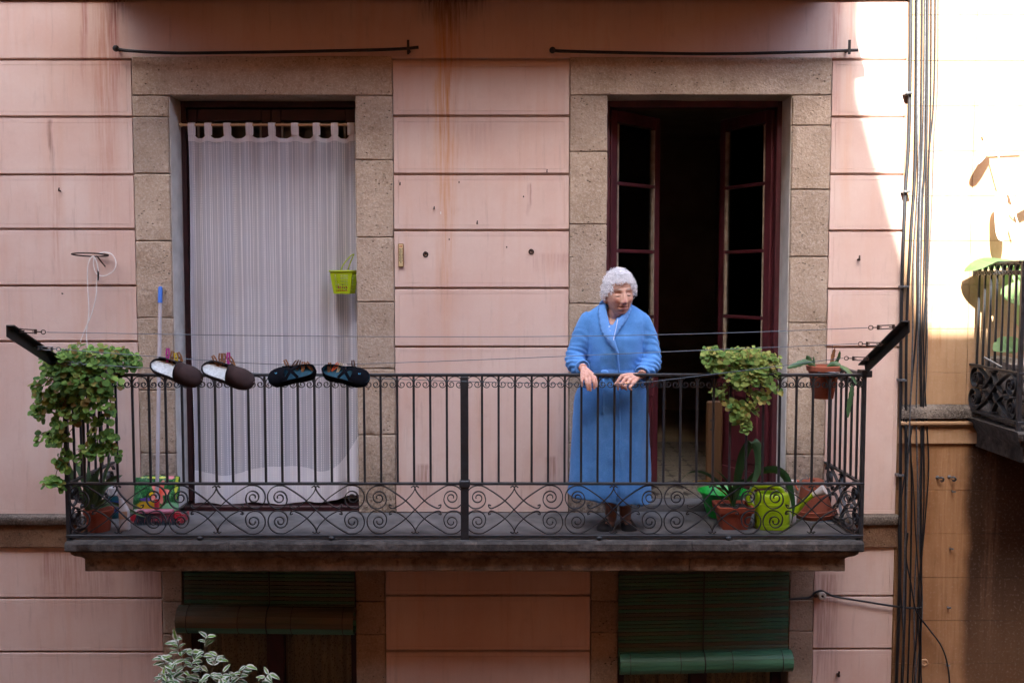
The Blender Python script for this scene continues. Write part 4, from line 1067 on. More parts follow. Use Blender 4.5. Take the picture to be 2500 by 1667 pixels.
# ---- insulated cables in the corner of the two houses
MAT['cable'] = simple("black_cable", rgb('#1c1f24'), rgb('#121418'), .5, 0, 60, .2, .0008)
MAT['cable2'] = simple("grey_cable", rgb('#5a5c60'), rgb('#404246'), .5, 0, 60, .2, .0008)
cabs = [  # (radius, material, depth, points)
 (.013, 'cable', -.028, [(2228, -700), (2222, 230), (2209, 480), (2201, 760), (2199, 1100), (2198, 1400), (2188, 1720)], "thick black cable at the very corner of the pink wall"),
 (.011, 'cable', -.040, [(2240, -700), (2236, 300), (2224, 560), (2215, 800), (2213, 1150), (2210, 1450), (2200, 1720)], "thick black cable second from the pink wall"),
 (.006, 'cable2', -.055, [(2247, -700), (2241, 200), (2243, 420), (2230, 640), (2225, 900), (2214, 1200), (2206, 1500), (2204, 1720)], "thin grey cable lying on the thick corner cables"),
 (.007, 'cable', -.030, [(2254, -700), (2248, 320), (2240, 600), (2238, 780), (2222, 1000), (2226, 1200), (2220, 1500), (2214, 1720)], "thin black cable crossing to the thick bundle at rail height"),
 (.006, 'cable2', -.034, [(2262, -700), (2256, 200), (2247, 500), (2243, 760), (2238, 1000), (2242, 1250), (2232, 1480), (2236, 1720)], "grey cable in the middle of the bundle"),
 (.008, 'cable', -.026, [(2266, -700), (2262, 260), (2252, 520), (2246, 800), (2250, 1080), (2248, 1300), (2250, 1480), (2242, 1720)], "black cable in the middle of the bundle, straight"),
 (.0045, 'cable', -.030, [(2270, -700), (2266, 200), (2256, 620), (2251, 860), (2252, 1040), (2256, 1240), (2243, 1470), (2229, 1720)], "thin black cable with a slack bend below the cornice"),
 (.005, 'cable', -.034, [(2276, -700), (2274, 180), (2268, 400), (2262, 660), (2262, 820), (2255, 960), (2258, 1190), (2250, 1420), (2248, 1720)], "thin black cable bowing towards the ochre wall"),
 (.0055, 'cable', -.026, [(2284, -700), (2284, 150), (2270, 380), (2268, 560), (2262, 700), (2256, 860), (2264, 1060), (2268, 1160), (2252, 1330), (2240, 1480), (2254, 1720)], "slack black cable swinging widest over the ochre wall"),
 (.004, 'cable2', -.022, [(2288, -700), (2290, 120), (2280, 330), (2274, 520), (2266, 700), (2262, 900), (2250, 1080), (2244, 1300), (2252, 1500), (2226, 1720)], "thin pale cable outermost in the sunlight"),
 (.005, 'cable', -.060, [(2226, 1040), (2206, 1180), (2194, 1280), (2198, 1420), (2208, 1600), (2200, 1720)], "thin loose cable bulging over the pink wall"),
 (.006, 'cable', -.045, [(2216, 1300), (2212, 1360), (2222, 1420), (2238, 1490), (2266, 1530), (2300, 1580), (2316, 1640), (2320, 1720)], "black cable leaving the bundle low across the ochre wall"),
 (.005, 'cable', -.042, [(2196, 980), (2224, 1130), (2236, 1300), (2246, 1480), (2232, 1600), (2226, 1720)], "thin cable slanting across the lower bundle"),
]
for r_, mt, y_, pts, lab in cabs:
    rn = random.Random(lab)
    solo("wall_cable", MB().tube(spline([P(a+rn.uniform(-1.5, 1.5), b, y_) for a, b in pts], 6), r_*.82, 7), MAT[mt], lab, "cable", "cables in the corner", 60)
for k, py in enumerate((228, 468, 700, 928, 1160)):
    c = P(2217 - (py-228)*.02, py, -.04); solo("cable_clip", MB().box(c.x-.022, c.x+.022, -.058, .0, c.z-.007, c.z+.007, .002), MAT['galv'], ["grey cable clip in full sunlight, highest on the corner", "grey cable clip where the sunlight ends on the corner", "grey cable clip just above the arm tip", "grey cable clip level with the balcony rail", "grey cable clip by the lower rail scrolls"][k], "cable clip", "clips on the corner cables")
iw = P(2005, 1452, -.03); q = thing("cable_insulator", "round white porcelain insulator low beside the green blind", "insulator", (iw.x, 0, iw.z))
MAT['porcelain'] = simple("old_porcelain", rgb('#b3aba2'), rgb('#8d847b'), .4, sc=30)
Mx = Matrix.Rotation(R(90), 3, 'X')
part("body", MB().lathe([(.012, -.03), (.022, -.028), (.027, -.01), (.019, .0), (.027, .012), (.022, .026), (.010, .028), (.009, .018)], 18, (iw.x, -.03, iw.z), M=Mx), MAT['porcelain'], q); part("bolt", MB().tube([(iw.x, .02, iw.z), (iw.x, -.058, iw.z)], .0065, 8), MAT['rust'], q)
solo("service_cable", MB().tube(spline([P(a, b, -.034) for a, b in ((1900, 1468), (1935, 1461), (1975, 1458), (1990, 1446), (2005, 1441), (2020, 1448), (2040, 1456), (2100, 1466), (2190, 1480), (2235, 1484), (2250, 1482))], 6), .0065, 7), MAT['cable'], "black cable running from the insulator across to the corner bundle", "cable", None, 60)
for px, py, lab in ((2292, 1166, "grey hook on the ochre wall, first of the pair"), (2321, 1165, "grey hook on the ochre wall, second of the pair")):
    p = P(px, py, 0); solo("wall_hook", MB().tube(spline([(p.x-.012, .01, p.z+.004), (p.x-.006, -.03, p.z+.006), (p.x+.004, -.045, p.z+.010), (p.x+.014, -.040, p.z-.004), (p.x+.010, -.028, p.z-.016), (p.x, -.03, p.z-.012)], 4), .0062, 8).ball((p.x-.010, -.004, p.z+.004), .012, 10, 6, (1, .6, 1)), MAT['galv'], lab, "hook", "grey hooks on the ochre wall", loc=(p.x, 0, p.z))
for px, py, lab in ((2324, 1198, "grey screw just below the pair of hooks"), (2319, 1337, "grey screw halfway down the ochre wall"), (2313, 1480, "grey screw low on the ochre wall"), (2310, 1620, "grey screw at the foot of the ochre wall beside a cable")):
    p = P(px, py, 0); solo("wall_screw", MB().tube([(p.x, .01, p.z), (p.x+.002, -.022, p.z)], .0045, 7).box(p.x-.012, p.x+.014, -.028, -.020, p.z-.005, p.z+.005, .002), MAT['galv'], lab, "screw", "screws in the ochre wall", loc=(p.x, 0, p.z))
p = P(2256, 1616, 0); solo("wall_socket_plug", MB().lathe([(.026, -.001), (.024, .008), (.016, .010), (.013, .002)], 18, (p.x, 0, p.z), M=Mx), MAT['ochre'], "round filled hole low on the ochre wall by the cables", "wall plug", loc=(p.x, 0, p.z))
# ================================================================== pots, plants and tools
def YF(py):
    """depth of a point of the balcony floor seen at picture height py"""
    return CAM_H/math.tan(PITCH + math.atan((py-833.5)/FPX)) - CAM_D
def M2(Y): return (Y+CAM_D)/FPX         # metres per photo pixel at that depth
def leafmat(name, stops, trans=.3, rough=.55):
    t = NT(name); oi = t.n("ObjectInfo").outputs['Random']; gi = t.n("NewGeometry").outputs['Random Per Island']
    r = t.math('FRACT', t.math('ADD', oi, gi)); c = t.ramp(r, stops)
    n = t.noise(t.obj(), 60, 3); c = t.mix(t.math('MULTIPLY', t.rng(n, .4, .7), .35), c, (.35, .42, .12, 1), 'MULTIPLY' if False else 'MIX')
    t.bump(t.noise(t.scale(t.obj(), (1, 2.5, 1)), 9, 3), .5, .12); t.done(c, rough, 0, .35)
    d = t.n("BsdfTranslucent"); t.set(d.inputs[0], c); m = t.n("MixShader"); m.inputs[0].default_value = trans
    t.l(t.b.outputs[0], m.inputs[1]); t.l(d.outputs[0], m.inputs[2]); t.l(m.outputs[0], t.out.inputs[0]); return t.m
MAT['ivy'] = leafmat("ivy_leaf", [(0, rgb('#2f5a24')), (.25, rgb('#47742f')), (.55, rgb('#6c9a42')), (.8, rgb('#8db354')), (.9, rgb('#857f3a')), (1, rgb('#7a552b'))])
MAT['ivy2'] = leafmat("young_ivy_leaf", [(0, rgb('#3f6a2a')), (.3, rgb('#66893c')), (.6, rgb('#86a04c')), (.85, rgb('#a0ab5a')), (1, rgb('#ab8c4e'))])
MAT['stem'] = simple("brown_stem", rgb('#5a4630'), rgb('#46381f'), .7, sc=40)
MAT['terracotta'] = simple("terracotta", rgb('#98482e'), rgb('#823a25'), .8, sc=9, bump=.2)
MAT['terracotta2'] = simple("old_terracotta", rgb('#95513a'), rgb('#7a3f2d'), .85, sc=7, bump=.3)
MAT['soil'] = simple("potting_soil", rgb('#2b211a'), rgb('#171210'), .95, sc=60, bump=1, bdist=.01)
def ivy_leaf(seed):
    r = random.Random(seed); m = MB(); n = 12; pts = []
    for i in range(n):
        a = -math.pi + 2*math.pi*(i+.5)/n; rad = .5*(1+.07*math.cos(6*a*1.5+1))*(1+.05*r.uniform(-1, 1))
        x = .5 + rad*math.cos(a)*1.04; y = rad*math.sin(a)*.95
        if x < .06: x = .06+.02*r.random()
        pts.append((x, y, .10*abs(y)*1.6 - .22*(x-.35)**2 + .03*math.sin(i*2.1)))
    m.v = [Vector((0, 0, 0)), Vector((.5, 0, -.03))] + [Vector(q) for q in pts]
    for i in range(n): m.f.append((1, 2+i, 2+(i+1) % n))
    m.f.append((0, 2, 1)); m.f.append((0, 1, 2+n-1))
    return m
def frame_of(d, up):
    d = d.normalized(); s = up.cross(d)
    if s.length < 1e-3: s = Vector((1, 0, 0)).cross(d)
    s.normalize(); u = d.cross(s); return Matrix((d, s, u)).transposed()
def ivy(root, blobs, mat, seed, size, keep=290, stems=None, axis_top=None):
    r = random.Random(seed); L = []
    for (px, py, rx, ry, Y, dy, n) in blobs:
        c = P(px, py, Y); k = M2(Y)
        for i in range(int(n*1.55)):
            while True:
                d = Vector((r.gauss(0, 1), r.gauss(-.5, 1), r.gauss(.25, 1))).normalized()
                if d.y < .45: break
            f = r.uniform(.62, 1.05)
            p = c + Vector((d.x*rx*k*f, d.y*dy*f, d.z*ry*k*f))
            nrm = (d*.8 + Vector((r.uniform(-.25, .25), -.45, .75))).normalized()
            B = nrm.to_track_quat('Z', 'Y').to_matrix(); m = r.choice((4, 5, 6, 6)); a0 = r.uniform(0, 6.28)
            for j in range(m):
                a = a0 + 2.4*j; inner = j/m; el_ = .15 + .75*inner
                dl = B @ Vector((math.cos(a)*math.cos(el_), math.sin(a)*math.cos(el_), math.sin(el_)))
                dl = (dl + Vector((0, 0, -.18))).normalized()
                L.append((p + nrm*.012*inner + dl*.006, dl, (nrm + Vector((r.uniform(-.3, .3), r.uniform(-.3, .3), 0))).normalized(), size*r.uniform(.62, 1.15)*(1-.35*inner)))
    L.sort(key=lambda q: (q[0].y + r.uniform(-.05, .05)))
    mes = [ivy_leaf(seed+i) for i in range(4)]; md = []
    for m in mes:
        me = m.mesh("leaf", (0, 0, 0), 60); me.materials.append(mat); md.append(me)
    rest = MB()
    for i, (p, d, u, s) in enumerate(L):
        M = frame_of(d, u).to_4x4() @ Matrix.Scale(s, 4); M.translation = p
        if i < keep:
            o = link("leaf", md[i % 4], root); M.translation = p - ORG[root]; o.matrix_local = M
        else:
            q = mes[i % 4]; rest.add([M @ v for v in q.v], q.f)
    if rest.v: part("foliage", rest, mat, root, 60, kind="stuff")
    st = MB()
    for pts in stems or []:
        st.tube(spline([P(a, b, y) for a, b, y in pts], 4), [.0042 - .0022*i/(4*(len(pts)-1)) for i in range(4*(len(pts)-1)+1)], 5)
    if st.v: part("stems", st, MAT['stem'], root, 60, kind="stuff")
def pot(root, c, r0, r1, h, rimh, mat, n=28, soil=True, rim=.008):
    prof = [(r0, 0), (r0+(r1-r0)*.97*(1-rimh/h), h-rimh), (r1+rim*.6, h-rimh+.001), (r1+rim, h-.004), (r1+rim-.003, h), (r1-.004, h), (r1-.008, h-.02), (r1-.012, h-.03)]
    o = part("pot", MB().lathe(prof, n, c), mat, root)
    if soil: part("soil", MB().lathe([(r1-.010, 0), (r1*.6, .006), (.001, .009)], n, (c[0], c[1], c[2]+h-.03)), MAT['soil'], root)
    return o

# big trailing plant on the left corner of the railing
pc = P(212, 905, -.55); q = thing("trailing_plant", "big bushy green trailing plant on the railing corner over the aloe pot", "plant", (pc.x, -.55, pc.z-.08))
pot(q, (pc.x, -.55, pc.z-.10), .075, .10, .15, .03, MAT['terracotta2'])
ivy(q, [(165, 895, 62, 34, -.70, .12, 18), (225, 876, 78, 30, -.62, .16, 26), (285, 880, 46, 24, -.60, .12, 11), (205, 935, 85, 50, -.70, .12, 26), (130, 945, 45, 50, -.66, .10, 15), (235, 985, 50, 48, -.70, .09, 16), (165, 1010, 45, 35, -.66, .08, 10), (112, 1005, 30, 22, -.64, .06, 5), (255, 1060, 30, 40, -.69, .06, 8), (130, 1070, 34, 14, -.66, .05, 5), (220, 1110, 22, 26, -.68, .05, 4), (152, 1100, 12, 40, -.66, .04, 4), (130, 1182, 22, 14, -.66, .04, 4), (275, 1100, 24, 14, -.68, .04, 4), (330, 885, 16, 12, -.62, .05, 3)],
    MAT['ivy'], 11, .047, 298, [[(212, 900, -.58), (170, 960, -.66), (130, 1050, -.66), (110, 1075, -.66)], [(212, 900, -.58), (160, 1000, -.66), (150, 1100, -.66), (130, 1185, -.66)], [(212, 900, -.58), (240, 1000, -.68), (225, 1110, -.68)], [(212, 900, -.58), (270, 980, -.66), (258, 1060, -.68), (275, 1100, -.68)], [(212, 900, -.6), (120, 960, -.66), (80, 985, -.66)], [(212, 890, -.6), (280, 870, -.6), (335, 885, -.62)], [(212, 900, -.6), (190, 1020, -.66), (165, 1060, -.66)]])
# bright trailing plant beside the open door
pc = P(1795, 895, -.50); q = thing("trailing_plant", "light green trailing plant hanging on the railing before the open door", "plant", (pc.x, -.50, pc.z-.08))
pot(q, (pc.x+.02, -.50, pc.z-.11), .07, .10, .15, .03, MAT['terracotta2'])
ivy(q, [(1765, 880, 46, 24, -.66, .10, 14), (1815, 870, 60, 20, -.62, .13, 18), (1870, 885, 36, 22, -.64, .10, 10), (1820, 920, 60, 36, -.69, .08, 20), (1868, 930, 38, 34, -.68, .08, 9), (1800, 965, 32, 30, -.69, .06, 8), (1845, 975, 28, 20, -.68, .06, 5), (1812, 1005, 30, 22, -.69, .05, 6), (1812, 1045, 17, 16, -.69, .04, 4), (1745, 970, 16, 12, -.45, .05, 3), (1735, 868, 16, 14, -.64, .08, 4)],
    MAT['ivy2'], 23, .041, 290, [[(1795, 900, -.6), (1790, 960, -.68), (1812, 1050, -.69)], [(1795, 890, -.6), (1770, 920, -.68), (1778, 950, -.69)], [(1795, 900, -.6), (1850, 940, -.68), (1845, 980, -.68)]])

# straps, blades
def strap(root, name, pts, w, mat, fold=.25, n=6, side=None, tipw=.05, basew=.55):
    c = spline([Vector(p) for p in pts], n); k = len(c); rows_ = []
    for i, p in enumerate(c):
        t_ = (c[min(i+1, k-1)] - c[max(i-1, 0)]).normalized(); s = Vector(side) if side else t_.cross(Vector((0, -1, .15)))
        s = (s - t_*s.dot(t_)).normalized(); u = s.cross(t_); f = i/(k-1)
        ww = w*(basew + (1-basew)*min(1, f*3))*(1 if f < .6 else max(tipw, 1-((f-.6)/.4)**1.6))/2
        rows_.append([p - s*ww + u*fold*ww, p - s*ww*.5 + u*fold*.35*ww, p, p + s*ww*.5 + u*fold*.35*ww, p + s*ww + u*fold*ww])
    return part(name, MB().sheet(rows_), mat, root, 70)
MAT['aloe'] = simple("aloe_leaf", rgb('#4d6b4a'), rgb('#5f7d58'), .5, sc=20, bump=.15)
MAT['strap_leaf'] = simple("dark_strap_leaf", rgb('#2f5a33'), rgb('#24482a'), .4, sc=10, stretch=(4, 4, .5), trans=.12)
MAT['yellow_leaf'] = simple("yellowing_leaf", rgb('#c9a12f'), rgb('#a98a2c'), .5, sc=12, trans=.2)
zz = lambda x, y: (150+x/6.032, 1080+y/6.032)
ay = YF(1303)+.07; ac = P(241, 1255, ay)
q = thing("aloe_pot", "terracotta pot with a long-bladed aloe under the big trailing plant", "potted plant", (ac.x, ay, .0036))
pot(q, (ac.x, ay, .0036), .062, .080, PZ(241, 1243, ay), .026, MAT['terracotta'])
def al(pts, w, dy=0):
    n_ = len(pts)
    strap(q, "blade", [P(*zz(a, b), ay + dy*i/(n_-1)) for i, (a, b) in enumerate(pts)], w, MAT['aloe'], .5, 5, None, .04, .9)
for pts, w, dy in (([(400, 980), (230, 620), (20, 130)], .035, -.02), ([(430, 980), (340, 560), (110, 120)], .034, .05), ([(470, 980), (475, 620), (590, 335)], .040, -.03), ([(490, 980), (600, 640), (750, 140)], .020, .02), ([(500, 980), (610, 690), (780, 540), (900, 478)], .040, -.04),
    ([(520, 960), (760, 900), (1010, 1000), (1250, 1105)], .022, .02), ([(430, 980), (250, 720), (110, 480)], .034, -.03), ([(450, 960), (430, 640), (385, 320)], .034, .04), ([(520, 960), (640, 860), (700, 900)], .03, -.05), ([(440, 970), (540, 700), (500, 430)], .036, -.06), ([(460, 980), (380, 760), (330, 640)], .034, -.06)):
    al(pts, w, dy)

# bottles
MAT['teal_bottle'] = simple("teal_bottle", rgb('#1e5a63'), rgb('#184a52'), .3, bump=0); MAT['blue_label'] = simple("blue_label", rgb('#2a4a86'), rgb('#243f74'), .4, bump=0)
MAT['white_pl'] = simple("white_plastic_bottle", rgb('#d8d3d0'), rgb('#c4bcb8'), .35, sc=6, bump=0); MAT['peach'] = simple("peach_label", rgb('#cfa98c'), rgb('#bd957a'), .5, bump=0)
by = YF(1268)+.03; b0 = P(277, 1240, by); k = M2(by)
q = thing("cleaning_bottle", "dark teal bottle with blue label and white cap behind the aloe pot", "bottle", (b0.x, by, .0036))
zt_ = PZ(277, 1209, by); zcap = PZ(277, 1188, by)
part("body", MB().lathe([(.030, .004), (.034, .010), (.034, zt_-.025), (.030, zt_-.008), (.016, zt_)], 20, (b0.x, by, 0), sx=1.0, sy=.7), MAT['teal_bottle'], q)
part("label", MB().lathe([(.0346, .04), (.0348, zt_-.03)], 20, (b0.x, by, 0), sx=1, sy=.7), MAT['blue_label'], q)
part("cap", MB().lathe([(.019, zt_-.001), (.026, zt_+.006), (.026, zcap-.006), (.020, zcap)], 18, (b0.x, by, 0)), MAT['white_pl'], q)
tc = bpy.data.curves.new("lettering", 'FONT'); tc.body = "OOM"; tc.size = .026; tc.align_x = 'CENTER'; tc.extrude = .0004
to = bpy.data.objects.new("lettering_source", tc); COL.objects.link(to); dg = bpy.context.evaluated_depsgraph_get(); me = bpy.data.meshes.new_from_object(to.evaluated_get(dg)); bpy.data.objects.remove(to)
me.materials.clear(); o = link("lettering", me, q, simple("magenta_print", rgb('#c04a8a'), None, .4, bump=0)); o.location = Vector((b0.x+.004, by-.0262, zt_-.075)) - ORG[q]; o.rotation_euler = (R(90), 0, 0)
wy = YF(1298)+.03; w0 = P(304, 1260, wy)
q = thing("white_bottle", "white plastic bottle with slanted shoulder beside the aloe pot", "bottle", (w0.x, wy, .0036)); zt_ = PZ(304, 1240, wy); ztp = PZ(296, 1216, wy)
rings = []
for z, w, d, dx in ((.0042, .026, .018, 0), (.010, .031, .022, 0), (.02, .031, .022, 0), (.0205, .030, .021, 0), (zt_-.01, .030, .021, 0), (zt_, .026, .018, -.003), ((zt_+ztp)/2, .017, .013, -.012), (ztp, .009, .009, -.020)):
    rings.append([(w0.x+dx+w*math.copysign(abs(math.cos(a))**.6, math.cos(a)), wy+d*math.copysign(abs(math.sin(a))**.6, math.sin(a)), z) for a in [2*math.pi*i/20 for i in range(20)]])
part("body", MB().loft(rings), MAT['white_pl'], q); part("label", MB().box(w0.x-.024, w0.x+.024, wy-.0228, wy-.0214, zt_-.06, zt_-.015), MAT['peach'], q)

# compost bag with a printed flower, yellow plant tag, broom and dustpan
def bagmat():
    t = NT("printed_compost_bag"); p = t.gen(); X, Y, Z = t.sep(p); pp = t.obj()
    n = t.noise(pp, 55, 5, .7, 1.2); c = t.ramp(n, [(.34, rgb('#0b2a1a')), (.48, rgb('#175a30')), (.6, rgb('#3f8a4a')), (.74, rgb('#9cc48a'))])
    def blob(cx, cz, rx, rz, col, soft=.25, wob=.25):
        a = t.math('DIVIDE', t.math('SUBTRACT', X, cx), rx); b = t.math('DIVIDE', t.math('SUBTRACT', Z, cz), rz)
        d = t.math('ADD', t.math('SQRT', t.math('ADD', t.math('MULTIPLY', a, a), t.math('MULTIPLY', b, b))), t.math('MULTIPLY_ADD', t.noise(pp, 40, 3), wob*2, -wob))
        return t.rng(d, 1, 1-soft), col
    def petal(cx, cz, n_):
        dx = t.math('SUBTRACT', X, cx); dz = t.math('MULTIPLY', t.math('SUBTRACT', Z, cz), .72); an = t.math('ARCTAN2', dz, dx); rr = t.math('SQRT', t.math('ADD', t.math('MULTIPLY', dx, dx), t.math('MULTIPLY', dz, dz)))
        edge = t.math('MULTIPLY_ADD', t.math('COSINE', t.math('MULTIPLY', an, n_)), .06, .16)
        return t.rng(t.math('SUBTRACT', rr, edge), .01, -.02), rr
    for b_ in (blob(.36, .24, .30, .16, rgb('#c9a227')), blob(.16, .10, .16, .09, rgb('#d8d4d2')), blob(.32, .42, .16, .05, rgb('#5a3f8a')), blob(.84, .2, .2, .16, rgb('#7fb98a')), blob(.94, .7, .04, .3, rgb('#c2cc3a'), .5, .8), blob(.45, .95, .4, .025, rgb('#cdd545'), .5, 1.0), blob(.8, .95, .1, .05, rgb('#e2848e'))):
        c = t.mix(b_[0], c, b_[1])
    m, rr = petal(.60, .60, 5); pc_ = t.mix(t.rng(rr, .03, .2), rgb('#d8452f'), rgb('#e88f84')); c = t.mix(m, c, pc_)
    yb = blob(.42, .56, .06, .06, rgb('#e8c21c')); c = t.mix(yb[0], c, yb[1])
    t.bump(t.noise(pp, 18, 4), .5, .006); return t.done(c, .35)
MAT['bag'] = bagmat()
gy = -.075; g0, g1 = P(324, 1250, gy), P(433, 1170, gy); m = MB(); nx, nz = 26, 20; fr, bk = [], []
for j in range(nz+1):
    for side, store in ((-1, fr), (1, bk)):
        row = []
        for i in range(nx+1):
            u, v = i/nx, j/nz; e = (max(0, math.sin(math.pi*u))*max(0, math.sin(math.pi*min(1, v*.96+.02))))**.5
            wr = noise.noise((u*5, v*5, side))*.010 + noise.noise((u*13, v*13, side))*.004
            x = g0.x+(g1.x-g0.x)*u + .008*noise.noise((v*4, 3, 1)); z = .004+(g1.z-.0)*v + (.010*noise.noise((u*6, 9, 1)) + .012*math.sin(u*3))*(v > .8)
            row.append((x, gy + side*(.004+.040*e*(1-.35*v)) + wr*e + .05*v, z))
        store.append(row)
m.sheet(fr); m.sheet(bk)
solo("compost_bag", m, MAT['bag'], "green printed compost bag with a pink flower behind the broom", "bag", None, 60)
yc = P(384, 1168, -.02); q = thing("butterfly_stake", "yellow heart-shaped plastic butterfly above the compost bag", "garden stake", (yc.x, -.03, yc.z-.06))
for s, dx, dz, r_ in ((-1, -.017, -.004, .016), (1, .016, .006, .020)):
    pts = [(yc.x+dx+r_*math.cos(a)*(1 if s*math.cos(a) > 0 else .9), yc.z+dz+r_*1.05*math.sin(a) - (.012 if math.sin(a) < -.6 else 0)) for a in [2*math.pi*i/16 for i in range(16)]]
    part("wing", poly_prism(pts, lambda x, z: Vector((x, -.034, z)), .003), PEGC['yellow'], q)
part("stick", MB().tube([(yc.x, -.030, yc.z+.005), (yc.x, -.030, yc.z-.08)], .002, 6), PEGC['yellow'], q)
MAT['blue_grip'] = simple("blue_plastic", rgb('#3f78d6'), rgb('#3268c4'), .4, bump=0); MAT['pole'] = simple("white_pole", rgb('#b9b3b6'), rgb('#a59ea4'), .35, sc=5, bump=0)
MAT['red_pl'] = simple("red_plastic", rgb('#b32636'), rgb('#9a1e2e'), .4, bump=0); MAT['pink_pl'] = simple("pink_plastic", rgb('#cf7f92'), rgb('#bb6a7e'), .4, bump=0); MAT['bristle'] = simple("dark_bristle", rgb('#2d3a44'), rgb('#1f282f'), .7, sc=80)
hb = YF(1281); bt_, bb_ = P(391.5, 700, -.02), P(383, 1240, hb+.01)
q = thing("broom", "broom with white pole and blue grip leaning on the jamb, red head with dark bristles", "broom", (bb_.x, hb, .004))
part("pole", MB().tube([bb_, bb_.lerp(bt_, .93)], .0115, 10), MAT['pole'], q); part("grip", MB().tube([bb_.lerp(bt_, .925), bb_.lerp(bt_, .99), bt_], [.0135, .0135, .011], 12), MAT['blue_grip'], q)
part("collar", MB().tube([bb_.lerp(bt_, -.01), bb_.lerp(bt_, .04)], .0155, 10), MAT['red_pl'], q)
h0, h1 = P(336, 1247, hb), P(422, 1247, hb); hz = PZ(380, 1247, hb)
part("head", MB().box(h0.x, h1.x, hb-.018, hb+.030, hz-.012, hz+.008, .005), MAT['pink_pl'], q)
br = MB(); rn = random.Random(5)
for i in range(30):
    for j in range(3):
        u = (i+.5)/30; x = h0.x+(h1.x-h0.x)*u; y = hb-.010+.016*j; fl = (u-.5)*.05
        br.tube([(x, y, hz-.010), (x+fl+rn.uniform(-.002, .002), y-.012+.008*j, .005)], [.0022, .0028], 4)
part("bristles", br, MAT['bristle'], q, kind="stuff")
d0, d1 = P(320, 1268, hb+.04), P(446, 1268, hb+.04)
q = thing("dustpan", "red plastic dustpan on the floor behind the broom head", "dustpan", ((d0.x+d1.x)/2, hb+.05, .004))
part("tray", MB().loft([[(x, y, z) for y, z in ((hb+.035, .004), (hb+.15, .004), (hb+.15, .03), (hb+.145, .03), (hb+.143, .009), (hb+.035, .007))] for x in (d0.x, d1.x)]), MAT['red_pl'], q)
for x in (d0.x, d1.x): part("side", MB().loft([[(x-.003, y, z), (x+.003, y, z), (x+.003, y, z2), (x-.003, y, z2)] for y, z, z2 in ((hb-.02, .004, .014), (hb+.04, .004, .045), (hb+.15, .004, .05))]), MAT['red_pl'], q)
part("handle_loop", MB().tube([P(434, 1258, hb-.0)+Vector((.020*math.cos(a), 0, .020*math.sin(a))) for a in [2*math.pi*i/14 for i in range(15)]], .0065, 7, False), MAT['red_pl'], q)

# ---- right end of the balcony
z2 = lambda x, y: (1690+x/5.47, 1060+y/5.47)
# green bowl
gy = -.10; gc = P(1764, 1215, gy); k = M2(gy); q_r = 60*k
MAT['green_pl'] = simple("bright_green_plastic", rgb('#22b840'), rgb('#1aa236'), .3, bump=0, trans=.15)
zt_ = PZ(1772, 1197, gy); solo("green_bowl", MB().lathe([(q_r*.55, .0042), (q_r*.62, .01), (q_r*.86, zt_-.03), (q_r*1.0, zt_-.008), (q_r*1.04, zt_), (q_r*.99, zt_+.001), (q_r*.93, zt_-.012), (q_r*.80, zt_-.035), (q_r*.56, .014), (.001, .012)], 30, (gc.x, gy, 0)), MAT['green_pl'], "bright green plastic bowl behind the strap-leaved plant", "bowl", loc=(gc.x, gy, .004))
# square pot with strap leaves
sy = YF(1296)+.085; sc0 = P(1797, 1240, sy-.08); k = M2(sy-.08)
q = thing("strap_leaf_pot", "square terracotta pot with long arching dark leaves before the green bowl", "potted plant", (sc0.x, sy, .004))
def sq(hw, z, r_=.012): 
    out = []
    for cx, cy, a0 in ((1, 1, 0), (-1, 1, 90), (-1, -1, 180), (1, -1, 270)):
        for a in (0, 45, 90): out.append((sc0.x + cx*(hw-r_) + r_*math.cos(R(a0+a)), sy + cy*(hw-r_) + r_*math.sin(R(a0+a)), z))
    return out
zt_ = PZ(1797, 1239, sy-.10); hwt = 44*k; hwb = 31*k
part("pot", MB().loft([sq(hwb, .0042), sq(hwb+(hwt-hwb)*.72, zt_-.036), sq(hwt, zt_-.035), sq(hwt+.004, zt_-.002), sq(hwt, zt_), sq(hwt-.012, zt_), sq(hwt-.016, zt_-.02)], True), MAT['terracotta'], q)
part("soil", MB().loft([sq(hwt-.015, zt_-.019), sq(hwt-.03, zt_-.014)]), MAT['soil'], q)
base = Vector((sc0.x-.005, sy, zt_-.02))
def lf(pts, w, mat='strap_leaf', side=None, ys=None):
    n_ = len(pts); pp = [base.copy()] + [P(*z2(a, b), (ys[i] if ys else sy-.02*i)) for i, (a, b) in enumerate(pts)]
    strap(q, "leaf", pp, w, MAT[mat], .22, 7, side, .12, .5)
lf([(585, 700), (625, 480), (700, 230), (800, 100), (880, 200), (890, 400), (830, 620), (740, 790)], .056, side=(.97, -.2, .25))
lf([(660, 760), (760, 620), (900, 510), (1100, 475), (1240, 570), (1320, 800), (1345, 1000), (1325, 1180)], .052, side=(.35, -.45, .8))
lf([(500, 800), (330, 610), (160, 500), (0, 490), (-110, 560), (-260, 760)], .040, side=(.2, -.9, .5))
lf([(480, 830), (330, 700), (200, 620), (60, 620), (-80, 660), (-200, 720)], .024, 'yellow_leaf', side=(.1, -.9, .5))
lf([(510, 760), (470, 620), (380, 520), (290, 465)], .024, side=(.5, -.9, .2))
lf([(600, 780), (660, 640), (690, 590)], .030, side=(.7, -.6, .2)); lf([(540, 800), (500, 690), (480, 640)], .022); lf([(540, 800), (400, 720), (300, 690)], .024, side=(.2, -.9, .5))
